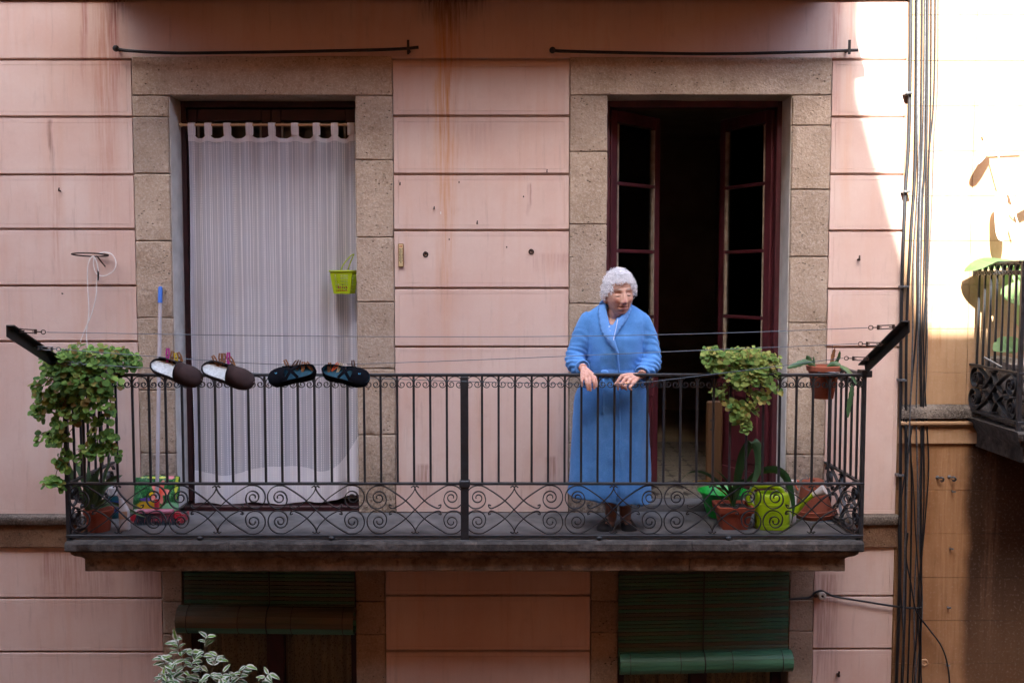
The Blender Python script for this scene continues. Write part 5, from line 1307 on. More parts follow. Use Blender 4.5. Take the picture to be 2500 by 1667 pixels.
# watering can
MAT['can'] = simple("lime_green_plastic", rgb('#9ebf14'), rgb('#8cab0e'), .32, sc=4, bump=0)
wy = YF(1297)+.075; wc = P(1888, 1250, wy-.03); k = M2(wy-.05); hw = 43*k
q = thing("watering_can", "lime green watering can with white rose between two terracotta pots", "watering can", (wc.x, wy, .004))
zt_ = PZ(1888, 1207, wy-.05); rings = []
for f, w in ((0, .93), (.015, .97), (.10, .985), (.105, 1.0), (.125, 1.0), (.13, .985), (.2, .985), (.205, 1.0), (.225, 1.0), (.23, .98), (.70, .98), (.705, 1.01), (.735, 1.01), (.74, .985), (.80, .985), (.805, 1.0), (.93, .97), (.985, .92), (1, .88)):
    rings.append([(wc.x+hw*w*math.copysign(abs(math.cos(a))**.75, math.cos(a)), wy+hw*.78*w*math.copysign(abs(math.sin(a))**.75, math.sin(a)), .0042+(zt_-.0042)*f) for a in [2*math.pi*i/32 for i in range(32)]])
rings += [[(wc.x-.02+(p[0]-wc.x)*.62, wy+(p[1]-wy)*.72, zt_+.002) for p in rings[-1]], [(wc.x-.02+(p[0]-wc.x)*.6, wy+(p[1]-wy)*.7, zt_-.05) for p in rings[-1]]]
part("body", MB().loft(rings), MAT['can'], q)
hp = [z2(815, 970), z2(760, 900), z2(745, 840), z2(790, 740), z2(850, 697), z2(1000, 690), z2(1120, 700), z2(1190, 745), z2(1205, 800)]
part("handle", MB().tube(spline([P(a, b, wy) for a, b in hp], 5), .0125, 10, ry=1.2), MAT['can'], q)
sp = [P(*z2(1320, 1040), wy-.01), P(*z2(1400, 1000), wy-.02), P(*z2(1510, 880), wy-.05), P(*z2(1625, 800), wy-.07)]
part("spout", MB().tube(spline(sp, 4), [.030, .028, .026, .024, .022, .020, .018, .017, .016, .0155, .015, .0145, .014], 12), MAT['can'], q)
ra, rb = P(*z2(1615, 808), wy-.07), P(*z2(1770, 735), wy-.10); part("rose", MB().tube([ra, ra.lerp(rb, .25), ra.lerp(rb, .9), rb, rb + (rb-ra)*.02], [.0155, .017, .030, .031, .024], 16), MAT['white_pl'], q)
em = P(*z2(1065, 1085), wy-hw*.78-.002); part("emblem", MB().tube([em+Vector((.027*math.cos(a), .001, .022*math.sin(a))) for a in [2*math.pi*i/20 for i in range(21)]], .0016, 5, False), MAT['can'], q)
# spray bottle behind the can
ky = wy+.10; kc = P(1930, 1240, ky); q = thing("spray_bottle", "white spray bottle with orange nozzle behind the watering can", "bottle", (kc.x, ky, .004)); zt_ = PZ(1930, 1200, ky)
part("body", MB().lathe([(.030, .0042), (.034, .01), (.034, zt_-.03), (.026, zt_-.008), (.013, zt_), (.012, zt_+.02)], 20, (kc.x, ky, 0)), MAT['white_pl'], q)
hz_ = PZ(1940, 1174, ky); part("trigger_head", MB().box(kc.x-.008, kc.x+.034, ky-.012, ky+.012, hz_-.014, hz_+.008, .004), MAT['white_pl'], q)
part("nozzle", MB().box(kc.x+.0345, kc.x+.048, ky-.010, ky+.010, hz_-.012, hz_+.006, .003), PEGC['orange'], q); part("trigger", MB().tube(spline([(kc.x+.024, ky, hz_-.014), (kc.x+.030, ky, hz_-.035), (kc.x+.044, ky, hz_-.055)], 4), .005, 6), PEGC['orange'], q)
# upturned pots on a saucer
uy = YF(1272)+.10; uc = P(1990, 1220, uy-.05); k = M2(uy); Mt = Matrix.Rotation(R(-5), 3, 'Y') @ Matrix.Rotation(R(4), 3, 'X')
ub = Vector((uc.x+.012, uy, .030)); zt_ = PZ(1985, 1171, uy)
q = thing("upturned_pot", "old terracotta pot standing upside down on a tilted saucer in the corner", "pot", (ub.x, uy, .03))
h = zt_-.03; part("pot", MB().lathe([(.108, .0), (.114, .004), (.114, .030), (.106, .034), (.104, .04), (.070, h-.02), (.064, h), (.050, h+.002), (.018, h), (.017, h-.015)], 30, ub, M=Mt), MAT['terracotta2'], q)
solo("pot_saucer", MB().lathe([(.09, .0), (.122, .006), (.134, .032), (.130, .035), (.118, .012), (.001, .010)], 30, (ub.x+.004, uy, .010), M=Mt), MAT['terracotta2'], "terracotta saucer under the upturned pot", "saucer", loc=(ub.x, uy, .004))
solo("wire_hanger", MB().tube(spline([P(*z2(a, b), uy-.13) for a, b in ((1620, 770), (1520, 730), (1450, 670), (1440, 620), (1490, 590), (1550, 595), (1545, 560), (1520, 545))], 4), .0026, 6), MAT['galv'], "bent grey wire hook hanging over the upturned pot", "wire hook")
solo("wire_loop", MB().tube(spline([P(*z2(a, b), YF(1060+b/5.47)) + Vector((0, 0, .006)) for a, b in ((1400, 1165), (1600, 1185), (1760, 1175), (1900, 1165), (1940, 1190), (1890, 1215), (1830, 1205))], 5), .0026, 6), MAT['galv'], "grey wire loop lying on the floor before the saucer", "wire")
# pot with flat-jointed cactus behind the right corner of the rail
cy_ = RY+.095; c0 = P(2010, 935, cy_); k = M2(cy_); z0_ = PZ(2010, 972, cy_); z1_ = PZ(2010, 892, cy_)
q = thing("cactus_pot", "terracotta pot with flat green cactus leaves hung inside the rail corner", "potted plant", (c0.x, cy_, z0_))
pot(q, (c0.x, cy_, z0_), 24*k, 39*k, z1_-z0_, .030, MAT['terracotta2'], rim=.006)
part("hanger", MB().tube([(c0.x+.055*s_, RY+.0, ZT+.014) if False else (c0.x-.06+.12*i/8, RY+.002+.02*math.sin(i*.8), ZT+.012) for i in range(9) for s_ in (1,)], .003, 6), MAT['galv'], q)
MAT['cactus'] = simple("cactus_green", rgb('#3f6237'), rgb('#314f2c'), .45, sc=14, bump=.1); MAT['cactus_red'] = simple("dry_cactus", rgb('#8a5a34'), rgb('#6d4a2a'), .6)
z4 = lambda x, y: (1600+x/2.529, 780+y/2.529)
def pad(pts, w, mat, Y0, Y1, nrm):
    c = spline([P(*z4(a, b), Y0+(Y1-Y0)*i/(len(pts)-1)) for i, (a, b) in enumerate(pts)], 7); k_ = len(c); m = MB(); nv = Vector(nrm)
    rings = []
    for i, p in enumerate(c):
        t_ = (c[min(i+1, k_-1)]-c[max(i-1, 0)]).normalized(); s = nv.cross(t_).normalized(); f = i/(k_-1)
        ww = w/2*(max(.12, math.sin(math.pi*min(1, f*.93+.05))**.6))*(1+.12*math.cos(i*1.6)); th = .003; u = t_.cross(s)
        rings.append([p-s*ww, p-s*ww*.5-u*th, p-u*th*1.6, p+s*ww*.5-u*th, p+s*ww, p+s*ww*.5+u*th, p+u*th*1.6, p-s*ww*.5+u*th])
    part("cactus_leaf", MB().loft(rings), MAT[mat], q, 60)
pad([(990, 290), (930, 262), (870, 280), (815, 300)], .034, 'cactus', cy_-.02, cy_-.10, (0, -1, .3)); pad([(970, 290), (950, 255), (935, 222)], .038, 'cactus', cy_, cy_-.02, (.3, -1, 0)); pad([(980, 290), (978, 230)], .016, 'cactus', cy_, cy_, (.3, -1, 0))
pad([(1085, 290), (1095, 230), (1108, 175)], .022, 'cactus_red', cy_, cy_-.01, (0, -1, 0)); pad([(1100, 285), (1130, 240), (1140, 195)], .026, 'cactus', cy_, cy_-.03, (.4, -1, 0)); pad([(1110, 285), (1170, 300), (1215, 350), (1240, 400)], .040, 'cactus', cy_-.03, cy_-.14, (.6, -1, .6)); pad([(1215, 395), (1212, 450), (1195, 540), (1188, 605)], .034, 'cactus', cy_-.10, cy_-.14, (.3, -1, 0)); pad([(1060, 290), (1110, 270), (1150, 290)], .030, 'cactus', cy_-.02, cy_-.05, (.2, -1, .6))
solo("plant_stake", MB().tube([P(*z4(1088, 300), cy_), P(*z4(1093, 155), cy_)], .0015, 5), MAT['galv'], "thin wire stake standing in the cactus pot", "stake")

# ---- things inside the open door
MAT['board'] = simple("varnished_board", rgb('#523a24'), rgb('#432e1c'), .45, sc=6, stretch=(6, 6, .5))
b0, b1 = P(1724, 978, .62), P(1762, 1119, .62); bx0, bx1 = PX(1724, 1050, .62), PX(1764, 1050, .62)
q = thing("wooden_board", "varnished wooden board with two holes leaning inside the open door", "board", ((bx0+bx1)/2, .62, .057))
part("panel", MB().box(bx0, bx1, .61, .635, .0575, PZ(1740, 978, .62), .012), MAT['board'], q)
for py in (1026, 1048): 
    h_ = P(1736, py, .61); part("knot_hole", MB().lathe([(.009, 0), (.008, .001)], 14, (h_.x, .6095, h_.z), M=Mx), MAT['ink'], q)
def plaid():
    t = NT("plaid_cloth"); X, Y, Z = t.sep(t.obj())
    def band(s, per, w): return t.math('LESS_THAN', t.math('FRACT', t.math('DIVIDE', s, per)), w)
    a, b = band(X, .075, .5), band(Z, .085, .5); c = t.mix(t.math('MULTIPLY', a, b), rgb('#59625a'), rgb('#f2c55a')); c = t.mix(t.math('MULTIPLY', band(X, .0375, .12), .7), c, rgb('#2a2a2c')); return t.done(c, .9)
MAT['plaid'] = plaid()
hx = PX(1530, 700, .75); m = MB().sheet([[(hx-.13+.26*i/24, .70+.012*math.sin(i*.9), 1.62-.75*j/6) for i in range(25)] for j in range(7)])  # cloth put in for the plaid pattern reflected in the pane
solo("plaid_reflection", m, MAT['plaid'], "yellow and grey plaid towel behind the glass of the left door leaf", "towel", None, 60)
MAT['gold'] = simple("golden_beads", rgb('#c9882c'), rgb('#a56a1e'), .3, .5, bump=0)
for k_, px in enumerate((1815, 1830, 1846, 1858, 1868)):
    m = MB(); z = PZ(px, 570+8*k_, 1.2)
    for i in range(26): m.ball((PX(px, 600, 1.2)+.002*math.sin(i), 1.2, z-.022*i), .0065, 6, 4, (1, 1, 1.5))
    m.tube([(PX(px, 600, 1.2), 1.2, z+.6), (PX(px, 600, 1.2), 1.2, z-.55)], .001, 4)
    solo("bead_string", m, MAT['gold'], ("string of golden beads behind the right door leaf, " + ["nearest the doorway", "second from the doorway", "middle one of five", "second from the hinge", "nearest the hinge"][k_]), "beads", "golden bead strings behind the right door leaf", loc=(PX(px, 600, 1.2), 1.2, z-.57))

# ---- variegated plant growing up from the balcony below
MAT['varieg'] = None
def varieg():
    t = NT("variegated_leaf"); X, Y, Z = t.sep(t.obj()); ay_ = t.math('ABSOLUTE', Y)
    e = t.math('ADD', t.math('DIVIDE', ay_, t.math('MAXIMUM', t.math('MULTIPLY', t.math('MULTIPLY', X, t.math('SUBTRACT', 1.02, X)), .95), .01)), t.math('MULTIPLY_ADD', t.noise(t.obj(), 6, 3), .7, -.35))
    r = t.n("ObjectInfo").outputs['Random']; g_ = t.ramp(r, [(0, rgb('#4b6b3a')), (.5, rgb('#5f7f48')), (.85, rgb('#6f9a3a')), (1, rgb('#7c8f5a'))])
    c = t.mix(t.rng(e, .32, .55), g_, rgb('#d5d6c4')); t.done(c, .45, 0, .4)
    d = t.n("BsdfTranslucent"); t.set(d.inputs[0], c); m = t.n("MixShader"); m.inputs[0].default_value = .2
    t.l(t.b.outputs[0], m.inputs[1]); t.l(d.outputs[0], m.inputs[2]); t.l(m.outputs[0], t.out.inputs[0]); return t.m
MAT['varieg'] = varieg()
fy = -.78; fc = P(470, 1700, fy)
q = thing("variegated_fig", "white-edged variegated fig plant rising before the lower window", "plant", (fc.x, fy, -3.37))
pot(q, (fc.x, -.48, -3.3715), .12, .16, .30, .05, MAT['terracotta'])
me_l = []
for s in range(3):
    m = MB(); rows_ = []
    for i in range(8):
        u = i/7; w = .21*math.sin(math.pi*min(1, u**.8*1.0))**.85 if 0 < i < 7 else .004; bend = -.28*u*u+.06*math.sin(u*3+s)
        rows_.append([(u, -w, bend+.10*w*3), (u, 0, bend-.02), (u, w, bend+.10*w*3)])
    me = m.sheet(rows_).mesh("leaf", (0, 0, 0), 60); me.materials.append(MAT['varieg']); me_l.append(me)
rn = random.Random(9); stems = MB(); ztr = -3.1
twigs = [((470, 1760), (450, 1640), (432, 1560)), ((470, 1760), (490, 1640), (505, 1555)), ((470, 1760), (420, 1660), (395, 1600)), ((470, 1760), (500, 1680), (530, 1600)), ((470, 1760), (470, 1660), (470, 1590)), ((480, 1780), (560, 1690), (600, 1625)), ((480, 1780), (600, 1700), (655, 1645)), ((470, 1760), (410, 1700), (400, 1650)), ((470, 1760), (520, 1700), (545, 1640)), ((475, 1780), (570, 1720), (560, 1650)), ((475, 1780), (440, 1700), (425, 1620))]
part("trunk", MB().tube(spline([(fc.x, -.48, -3.08), (fc.x+.01, -.50, -2.4), (fc.x, -.62, -1.8), P(470, 1760, fy)], 5), [.013-.0005*i for i in range(16)], 7), MAT['stem'], q)
cnt = 0
for tw in twigs:
    yy = fy + rn.uniform(-.12, .12); c = spline([P(tw[0][0], tw[0][1], fy)] + [P(a, b, yy) for a, b in tw[1:]], 7); stems.tube(c, [.005-.0035*i/(len(c)-1) for i in range(len(c))], 5)
    for i in range(6, len(c)):
        for s in (1, -1, 0):
            if (s == 0 and i < len(c)-3) or rn.random() < .25: continue
            t_ = (c[i]-c[i-1]).normalized(); d = (t_*.5 + Vector((s*rn.uniform(.4, 1), rn.uniform(-.9, .3), rn.uniform(-.6, .3)))).normalized()
            o = link("leaf", me_l[cnt % 3], q); cnt += 1; M = frame_of(d, Vector((rn.uniform(-.3, .3), -.55, .8))).to_4x4() @ Matrix.Scale(rn.uniform(.045, .074), 4); M.translation = c[i]-ORG[q]; o.matrix_local = M
part("stems", stems, MAT['stem'], q, 60, kind="stuff")

# ---- the neighbour's balcony: elephant-ear plant in a rough stone trough, plus plates added to cast shadows on the wall
MAT['rock'] = stone("rough_grey_stone", rgb('#8d877f'), rgb('#69635c'), rgb('#b3ada5'))
tz = NZF+.004; tx0, tx1 = NBX+.04, NBX+.62
b = bmesh.new(); bmesh.ops.create_cube(b, size=1); bmesh.ops.subdivide_edges(b, edges=b.edges[:], cuts=14, use_grid_fill=True)
ztt = PZ(2440, 880, -.3)
for v in b.verts:
    v.co = Vector(((tx0+tx1)/2 + v.co.x*(tx1-tx0), -.30+v.co.y*.44, (tz+ztt)/2 + v.co.z*(ztt-tz))); v.co += noise.noise_vector(v.co*9)*.028 + noise.noise_vector(v.co*26)*.008
    v.co.z = max(v.co.z, tz)
solo("stone_trough", MB().bm(b), MAT['rock'], "rough grey stone trough behind the neighbour's railing", "planter", None, 60)
def earmat(name, c1, c2):
    t = NT(name); X, Y, Z = t.sep(t.obj()); n = t.noise(t.obj(), 8, 4); v = t.rng(t.math('ABSOLUTE', Y), .012, .0)
    c = t.mix(t.math('MAXIMUM', t.math('MULTIPLY', n, .5), t.math('MULTIPLY', v, .6)), c1, c2); t.done(c, .5, 0, .3)
    d = t.n("BsdfTranslucent"); t.set(d.inputs[0], c); m = t.n("MixShader"); m.inputs[0].default_value = .45
    t.l(t.b.outputs[0], m.inputs[1]); t.l(d.outputs[0], m.inputs[2]); t.l(m.outputs[0], t.out.inputs[0]); return t.m
MAT['ear'] = earmat("elephant_ear_leaf", rgb('#6d9060'), rgb('#a9c48c'))
eb = Vector((NBX+.30, -.28, ztt)); q = thing("elephant_ear_plant", "big-leaved green plant growing in the stone trough on the sunlit balcony", "plant", eb)
def ear(tip, basep, w, droop, nrm, lobes=True):
    tip, basep = Vector(tip), Vector(basep); L = (tip-basep).length; d = (tip-basep)/L; nv = Vector(nrm); s = nv.cross(d).normalized(); u = d.cross(s)
    rows_ = []; n_ = 12
    for i in range(n_+1):
        f = i/n_; ww = w*(math.sin(math.pi*min(1, f*.86+.14))**.75)*(1.0 if f > .12 else .92); back = -.16*L if lobes else 0
        rows_.append([basep + d*(L*f) + s*(ww*k_/4) + d*(back*(abs(k_)/4)**2*(1-f)) + u*(-droop*f*f*L + .05*ww*math.sin(k_*1.2+f*5) + .12*ww*(abs(k_)/4)) for k_ in range(-4, 5)])
    part("leaf", MB().sheet(rows_), MAT['ear'], q, 70)
    part("leaf_stalk", MB().tube(spline([eb - Vector((0, 0, .03)), eb.lerp(basep, .5)+Vector((0, .03, .03)), basep], 6), [.014-.0007*i for i in range(13)], 8), MAT['ear'], q)
e1 = P(2452, 655, -.22); ear(P(2352, 648, -.05)+Vector((0, -.01, -.01)), e1+Vector((.05, -.05, .02)), .20, .10, (.15, .0, 1))
ear(P(2440, 715, -.22), P(2520, 690, -.30), .15, .15, (-.1, -.75, .6)); ear(P(2426, 850, -.36), P(2475, 838, -.34), .075, .15, (-.1, -.5, .8)); ear(P(2490, 828, -.40), P(2462, 850, -.36), .06, .1, (.1, -.6, .7)); ear(P(2480, 790, -.2), P(2510, 770, -.25), .10, .1, (-.3, -.7, .6)); ear(P(2560, 560, -.2), P(2540, 640, -.28), .18, .1, (0, -.5, .85))
solo("grey_rod", MB().tube([P(2402, 872, -.45), P(2446, 896, -.50)], .006, 8), MAT['galv'], "thin grey rod lying across the stone trough", "rod")
MAT['white_paint'] = simple("white_painted_metal", rgb('#ecebe6'), rgb('#dddbd4'), .5, bump=0)
wb = P(2400, 350, 0); q = thing("shadow_plates", "added white plates casting leaf-like shadows on the sunlit ochre wall", "shadow caster", (wb.x, 0, wb.z))  # made-up plates, added only for the shadows they throw
sy_ = -.14; sh = lambda px, py: P(px, py, 0) - SUN_RAY*(abs(sy_)/SUN_RAY.y)
def plate(px0, py0, px1, py1, w):
    a, b_ = sh(px0, py0), sh(px1, py1); d = (b_-a); L = d.length; d /= L; s = Vector((0, -1, 0)).cross(d).normalized(); pts = []
    for i in range(20):
        t_ = 2*math.pi*i/20; pts.append(a + d*(L/2 + math.copysign(abs(math.cos(t_))**.6, math.cos(t_))*L/2) + s*math.copysign(abs(math.sin(t_))**.8, math.sin(t_))*w/2)
    n_ = len(pts); part("plate", MB().add(pts + [p+Vector((0, .004, 0)) for p in pts], [tuple(range(n_)), tuple(reversed(range(n_, 2*n_)))] + [(i, n_+i, n_+(i+1) % n_, (i+1) % n_) for i in range(n_)]), MAT['white_paint'], q)
plate(2412, 386, 2370, 456, .062); plate(2442, 466, 2472, 500, .030); plate(2430, 518, 2433, 640, .080); plate(2476, 540, 2520, 515, .06)
part("wire", MB().tube([sh(2410, 385), sh(2426, 445), sh(2448, 520), sh(2474, 612)], .004, 6), MAT['white_paint'], q); part("wire", MB().tube(spline([sh(2440, 518), sh(2452, 512), sh(2466, 530), sh(2476, 540)], 4), .003, 6), MAT['white_paint'], q)
hk = sh(2410, 385); part("bracket", MB().tube([(hk.x, .01, hk.z), hk, hk+Vector((.20, 0, .01))], .005, 7), MAT['white_paint'], q)
# ================================================================== the old woman at the railing
def fuse(mb, voxel, smooth=4, name="fused", factor=.5):
    me = mb.mesh(name, (0, 0, 0), 0); o = bpy.data.objects.new("fuse_source", me); COL.objects.link(o)
    r = o.modifiers.new("remesh", 'REMESH'); r.mode = 'VOXEL'; r.voxel_size = voxel; r.use_smooth_shade = True
    if smooth: s = o.modifiers.new("smooth", 'SMOOTH'); s.factor = factor; s.iterations = smooth
    dg = bpy.context.evaluated_depsgraph_get(); dg.update(); out = bpy.data.meshes.new_from_object(o.evaluated_get(dg))
    bpy.data.objects.remove(o); bpy.data.meshes.remove(me); return out
def inpoly(x, y, poly):
    c = False; n = len(poly); j = n-1
    for i in range(n):
        if (poly[i][1] > y) != (poly[j][1] > y) and x < (poly[j][0]-poly[i][0])*(y-poly[i][1])/(poly[j][1]-poly[i][1]) + poly[i][0]: c = not c
        j = i
    return c
def toPX(p):
    d = p - Vector((0, -CAM_D, CAM_H)); f = d.y*CT - d.z*ST; u = d.y*ST + d.z*CT
    return 1250 + FPX*d.x/f, 833.5 - FPX*u/f
zw = lambda x, y: (1330+x/4.126, 620+y/4.126)
WO = Vector((PX(1497, 1270, -.40), -.40, .0036))
woman = thing("person", "old woman with curly white hair in a blue robe leaning on the railing", "person", WO)

# --- head in its own axes: face towards -Y, then tipped forward and turned a little
HC = P(1511, 718, -.505); HS = 1.09
HM = Matrix.Translation(HC) @ Matrix.Rotation(R(13), 4, 'Z') @ Matrix.Rotation(R(1), 4, 'X') @ Matrix.Rotation(R(-3), 4, 'Y') @ Matrix.Diagonal((HS*.99, HS, HS*1.04, 1))
G2 = lambda a, b: math.exp(-(a*a+b*b))
def headpt(th, ph):
    x, y, z = math.sin(ph)*math.sin(th), -math.sin(ph)*math.cos(th), math.cos(ph)
    X, Y, Z = x*.071, y*.089, z*.110
    if z < 0: X *= 1 - .20*(-z)**1.6; Y *= 1 - (.16 if y > 0 else .04)*(-z)**1.5
    if y < 0: Y *= .90; Y += .010*abs(x)**3*0
    if y > 0: Y += .006*max(0, z)
    if y < .15:
        a = abs(X); d = 0
        tz_ = min(1, max(0, (.016-Z)/.052))
        if Z > -.052: d += (.005 + .015*tz_)*math.exp(-(X/(.0085+.004*tz_))**2)*(1 if Z > -.040 else max(0, 1-(-.040-Z)/.012))*(1 if Z < .012 else max(0, 1-(Z-.012)/.02))
        d += .006*G2(X/.012, (Z+.036)/.010) + .007*G2((a-.013)/.006, (Z+.039)/.0075)
        d -= .013*G2((a-.030)/.016, (Z-.004)/.010); d += .0085*G2((a-.030)/.012, (Z+.001)/.0065); d -= .004*G2((a-.030)/.014, (Z+.011)/.003)
        d += .006*G2((a-.027)/.024, (Z-.022)/.008); d += .010*G2((a-.042)/.020, (Z+.030)/.020)
        ln = .017 + (-.036-Z)*.42; d -= .0030*G2((a-ln)/.005, (Z+.053)/.020)
        d -= .0075*G2(X/.024, (Z+.0635)/.0035); d += .0045*G2(X/.020, (Z+.055)/.005) + .0050*G2(X/.019, (Z+.073)/.0055); d -= .004*G2(X/.022, (Z+.084)/.004)
        d += .012*G2(X/.024, (Z+.095)/.015) + .009*G2((a-.040)/.022, (Z+.078)/.022) + .006*G2(X/.03, (Z+.062)/.02)
        Y -= d
    return Vector((X, Y, Z))
NT_, NP_ = 150, 120; hd_ = MB(); rings = []
for i in range(NP_+1):
    ph = math.pi*(.004 + .992*i/NP_); rings.append([HM @ headpt(2*math.pi*j/NT_, ph) for j in range(NT_)])
hd_.loft(rings)
for s in (-1, 1):
    M_ = HM @ Matrix.Translation((s*.071, .008, -.012)) @ Matrix.Rotation(R(-22*s), 4, 'Z') @ Matrix.Diagonal((.35, .75, 1.15, 1))
    hd_.add([M_ @ v for v in MB().ball((0, 0, 0), .030, 14, 10).v], MB().ball((0, 0, 0), .030, 14, 10).f)
bod = MB(); bod.v = list(hd_.v); bod.f = list(hd_.f)
nb_ = P(1497, 782, -.44); jaw = HM @ Vector((0, .025, -.075))
bod.tube(spline([HM @ Vector((0, .03, -.03)), jaw, P(1500, 768, -.455), nb_, P(1496, 805, -.43)], 5), [.056]*6 + [.055]*5 + [.058]*5 + [.070]*5, 18)
# torso, legs
def ell(c, a, b, n=24): return [(c.x+a*math.cos(2*math.pi*i/n), c.y+b*math.sin(2*math.pi*i/n), c.z) for i in range(n)]
tor = [(1496, 772, -.44, .075, .052), (1498, 790, -.445, .145, .083), (1499, 820, -.445, .150, .112), (1499, 870, -.43, .148, .122), (1498, 920, -.42, .150, .118), (1495, 980, -.40, .165, .125), (1495, 1040, -.39, .16, .12)]
bod.loft([ell(P(a, b, y), w, d) for a, b, y, w, d in tor])
for px, fx in ((1492, -1), (1527, 1)):
    bod.tube(spline([P(px-4*fx, 1010, -.39), P(px, 1120, -.385), P(px, 1190, -.375), P(px, 1235, -.365), P(px, 1268, -.36)], 4), [.075]*5+[.062]*4+[.050]*3+[.036]*3+[.032]*2, 14)
    bod.tube([P(px, 1262, -.36), P(px+fx*4, 1279, -.40), P(px+fx*8, 1283, -.45)], [.032, .030, .022], 12)
# arms to the wrists
AL_ = [P(1440, 780, -.44), P(1419, 826, -.45), P(1404, 876, -.48), P(1411, 893, -.56), P(1424, 899, -.618)]
AR_ = [P(1566, 785, -.44), P(1584, 832, -.45), P(1590, 882, -.475), P(1580, 902, -.545), P(1566, 915, -.605)]
for A_ in (AL_, AR_): bod.tube(spline(A_, 5), [.045]*6+[.040]*5+[.036]*5+[.028]*4+[.026], 12)
# hands: metacarpals rooted in the wrist, four fingers bent over the rail, thumb from the side of the palm
def chain(pts, r0, r1):
    c = spline(pts, 4); k = len(c); bod.tube(c, [r0+(r1-r0)*i/(k-1) for i in range(k)], 9); bod.ball(c[-1], r1, 9, 6); bod.ball(c[0], r0, 9, 6)
lw_ = P(1425, 898, -.622); yk, yt = -.675, -.698
for kn, pip, tip, r0, r1 in (((1421, 918), (1420.5, 930), (1421, 942), .0085, .0068), ((1428.5, 921), (1432, 935), (1435, 951), .0092, .0072), ((1437, 920), (1440, 935), (1441.5, 953), .0095, .0074), ((1445.5, 917), (1450, 931), (1451, 948), .0092, .0073)):
    k0 = P(*kn, yk); chain([lw_.lerp(k0, .15) , lw_.lerp(k0, .6)+Vector((0, 0, .004)), k0], .0165, .0118); chain([k0, P(*pip, yt), P(*tip, yt+.006)], r0+.0012, r1)
chain([lw_+Vector((.010, .005, -.005)), P(1448, 915, -.645), P(1455, 930, -.672), P(1455.5, 943, -.678)], .012, .0078)
rw_ = P(1562, 917, -.618)
for kn, pip, tip, r0, r1, yy in (((1518, 918), (1508.5, 931), (1509, 950), .0092, .0072, -.690), ((1527, 924), (1516.5, 938), (1519, 948), .0095, .0078, -.702), ((1537, 930), (1526, 942), (1529, 950), .0092, .0076, -.702), ((1547, 935), (1537, 946), (1541, 951), .0085, .0070, -.698)):
    k0 = P(*kn, -.680); chain([rw_.lerp(k0, .12), rw_.lerp(k0, .6)+Vector((0, 0, .004)), k0], .0165, .0118); chain([k0, P(*pip, yy), P(*tip, yy+.014)], r0+.0012, r1)
chain([rw_+Vector((-.012, .0, -.002)), P(1530, 917, -.645), P(1512, 928, -.668), P(1502, 938, -.676)], .012, .0075)
body_me = fuse(bod, .0032, 3, "body", .4)
def skinmat():
    t = NT("aged_skin"); p = t.pos(); X, Y, Z = t.sep(p)
    n = t.noise(p, 70, 4); n2 = t.noise(p, 22, 4)
    c = t.mix(t.rng(n2, .35, .65), rgb('#dcb39d'), rgb('#cb9c86')); c = t.mix(t.math('MULTIPLY', t.rng(n, .5, .7), .4), c, rgb('#a8745f'))
    def spot(v, r_, col, k):
        d = t.n("VectorMath", operation='DISTANCE'); t.l(p, d.inputs[0]); d.inputs[1].default_value = v
        return t.mix(t.math('MULTIPLY', t.rng(d.outputs['Value'], r_, r_*.3), k), c, col)
    c = spot(HM @ Vector((0, -.105, -.035)), .026, rgb('#c07f78'), .7)
    for s in (-1, 1): c = spot(HM @ Vector((s*.042, -.075, -.03)), .028, rgb('#bd7664'), .55); c = spot(HM @ Vector((s*.030, -.080, .006)), .014, rgb('#a87460'), .5)
    hands = t.rng(t.math('SUBTRACT', 1.03, Z), 0, .02); c = t.mix(t.math('MULTIPLY', hands, .8), c, t.mix(t.rng(n, .4, .65), rgb('#d9ab98'), rgb('#c48d7a')))
    legs = t.rng(Z, .45, .40); c = t.mix(legs, c, rgb('#8a6a5a'))
    t.bump(t.math('ADD', n, t.math('MULTIPLY', n2, .6)), .35, .0025); t.done(c, .55, 0, .35); t.b.inputs['Subsurface Weight'].default_value = .08; t.b.inputs['Subsurface Radius'].default_value = (.01, .004, .002); t.b.inputs['Subsurface Scale'].default_value = .3
    return t.m
MAT['skin'] = skinmat()
def adopt(name, me, mat, parent=woman, smooth=True):
    o0 = ORG[parent]
    for v in me.vertices: v.co -= o0
    me.materials.clear(); o = link(name, me, parent, mat)
    if smooth: me.shade_smooth()
    return o
bvh_body = BVHTree.FromPolygons([v.co.copy() for v in body_me.vertices], [tuple(p.vertices) for p in body_me.polygons])
adopt("body", body_me, MAT['skin'])
def face_pt(x, z, off=.001):
    o0 = HM @ Vector((x, -.20, z)); d = (HM.to_3x3() @ Vector((0, 1, 0))).normalized(); h = bvh_body.ray_cast(o0, d)
    return (h[0] if h[0] else o0 + d*.11) - d*off
MAT['lash'] = simple("dark_eyelash", rgb('#4a2e26'), None, .7, bump=0); MAT['lip'] = simple("lips", rgb('#c0857a'), rgb('#b07468'), .5, bump=0); MAT['mouth'] = simple("mouth_shadow", rgb('#5a2a28'), None, .7, bump=0); MAT['crease'] = simple('skin_crease', rgb('#a8745f'), None, .7, bump=0); MAT['brow'] = simple("grey_eyebrow", rgb('#b9a99c'), None, .9, bump=0)
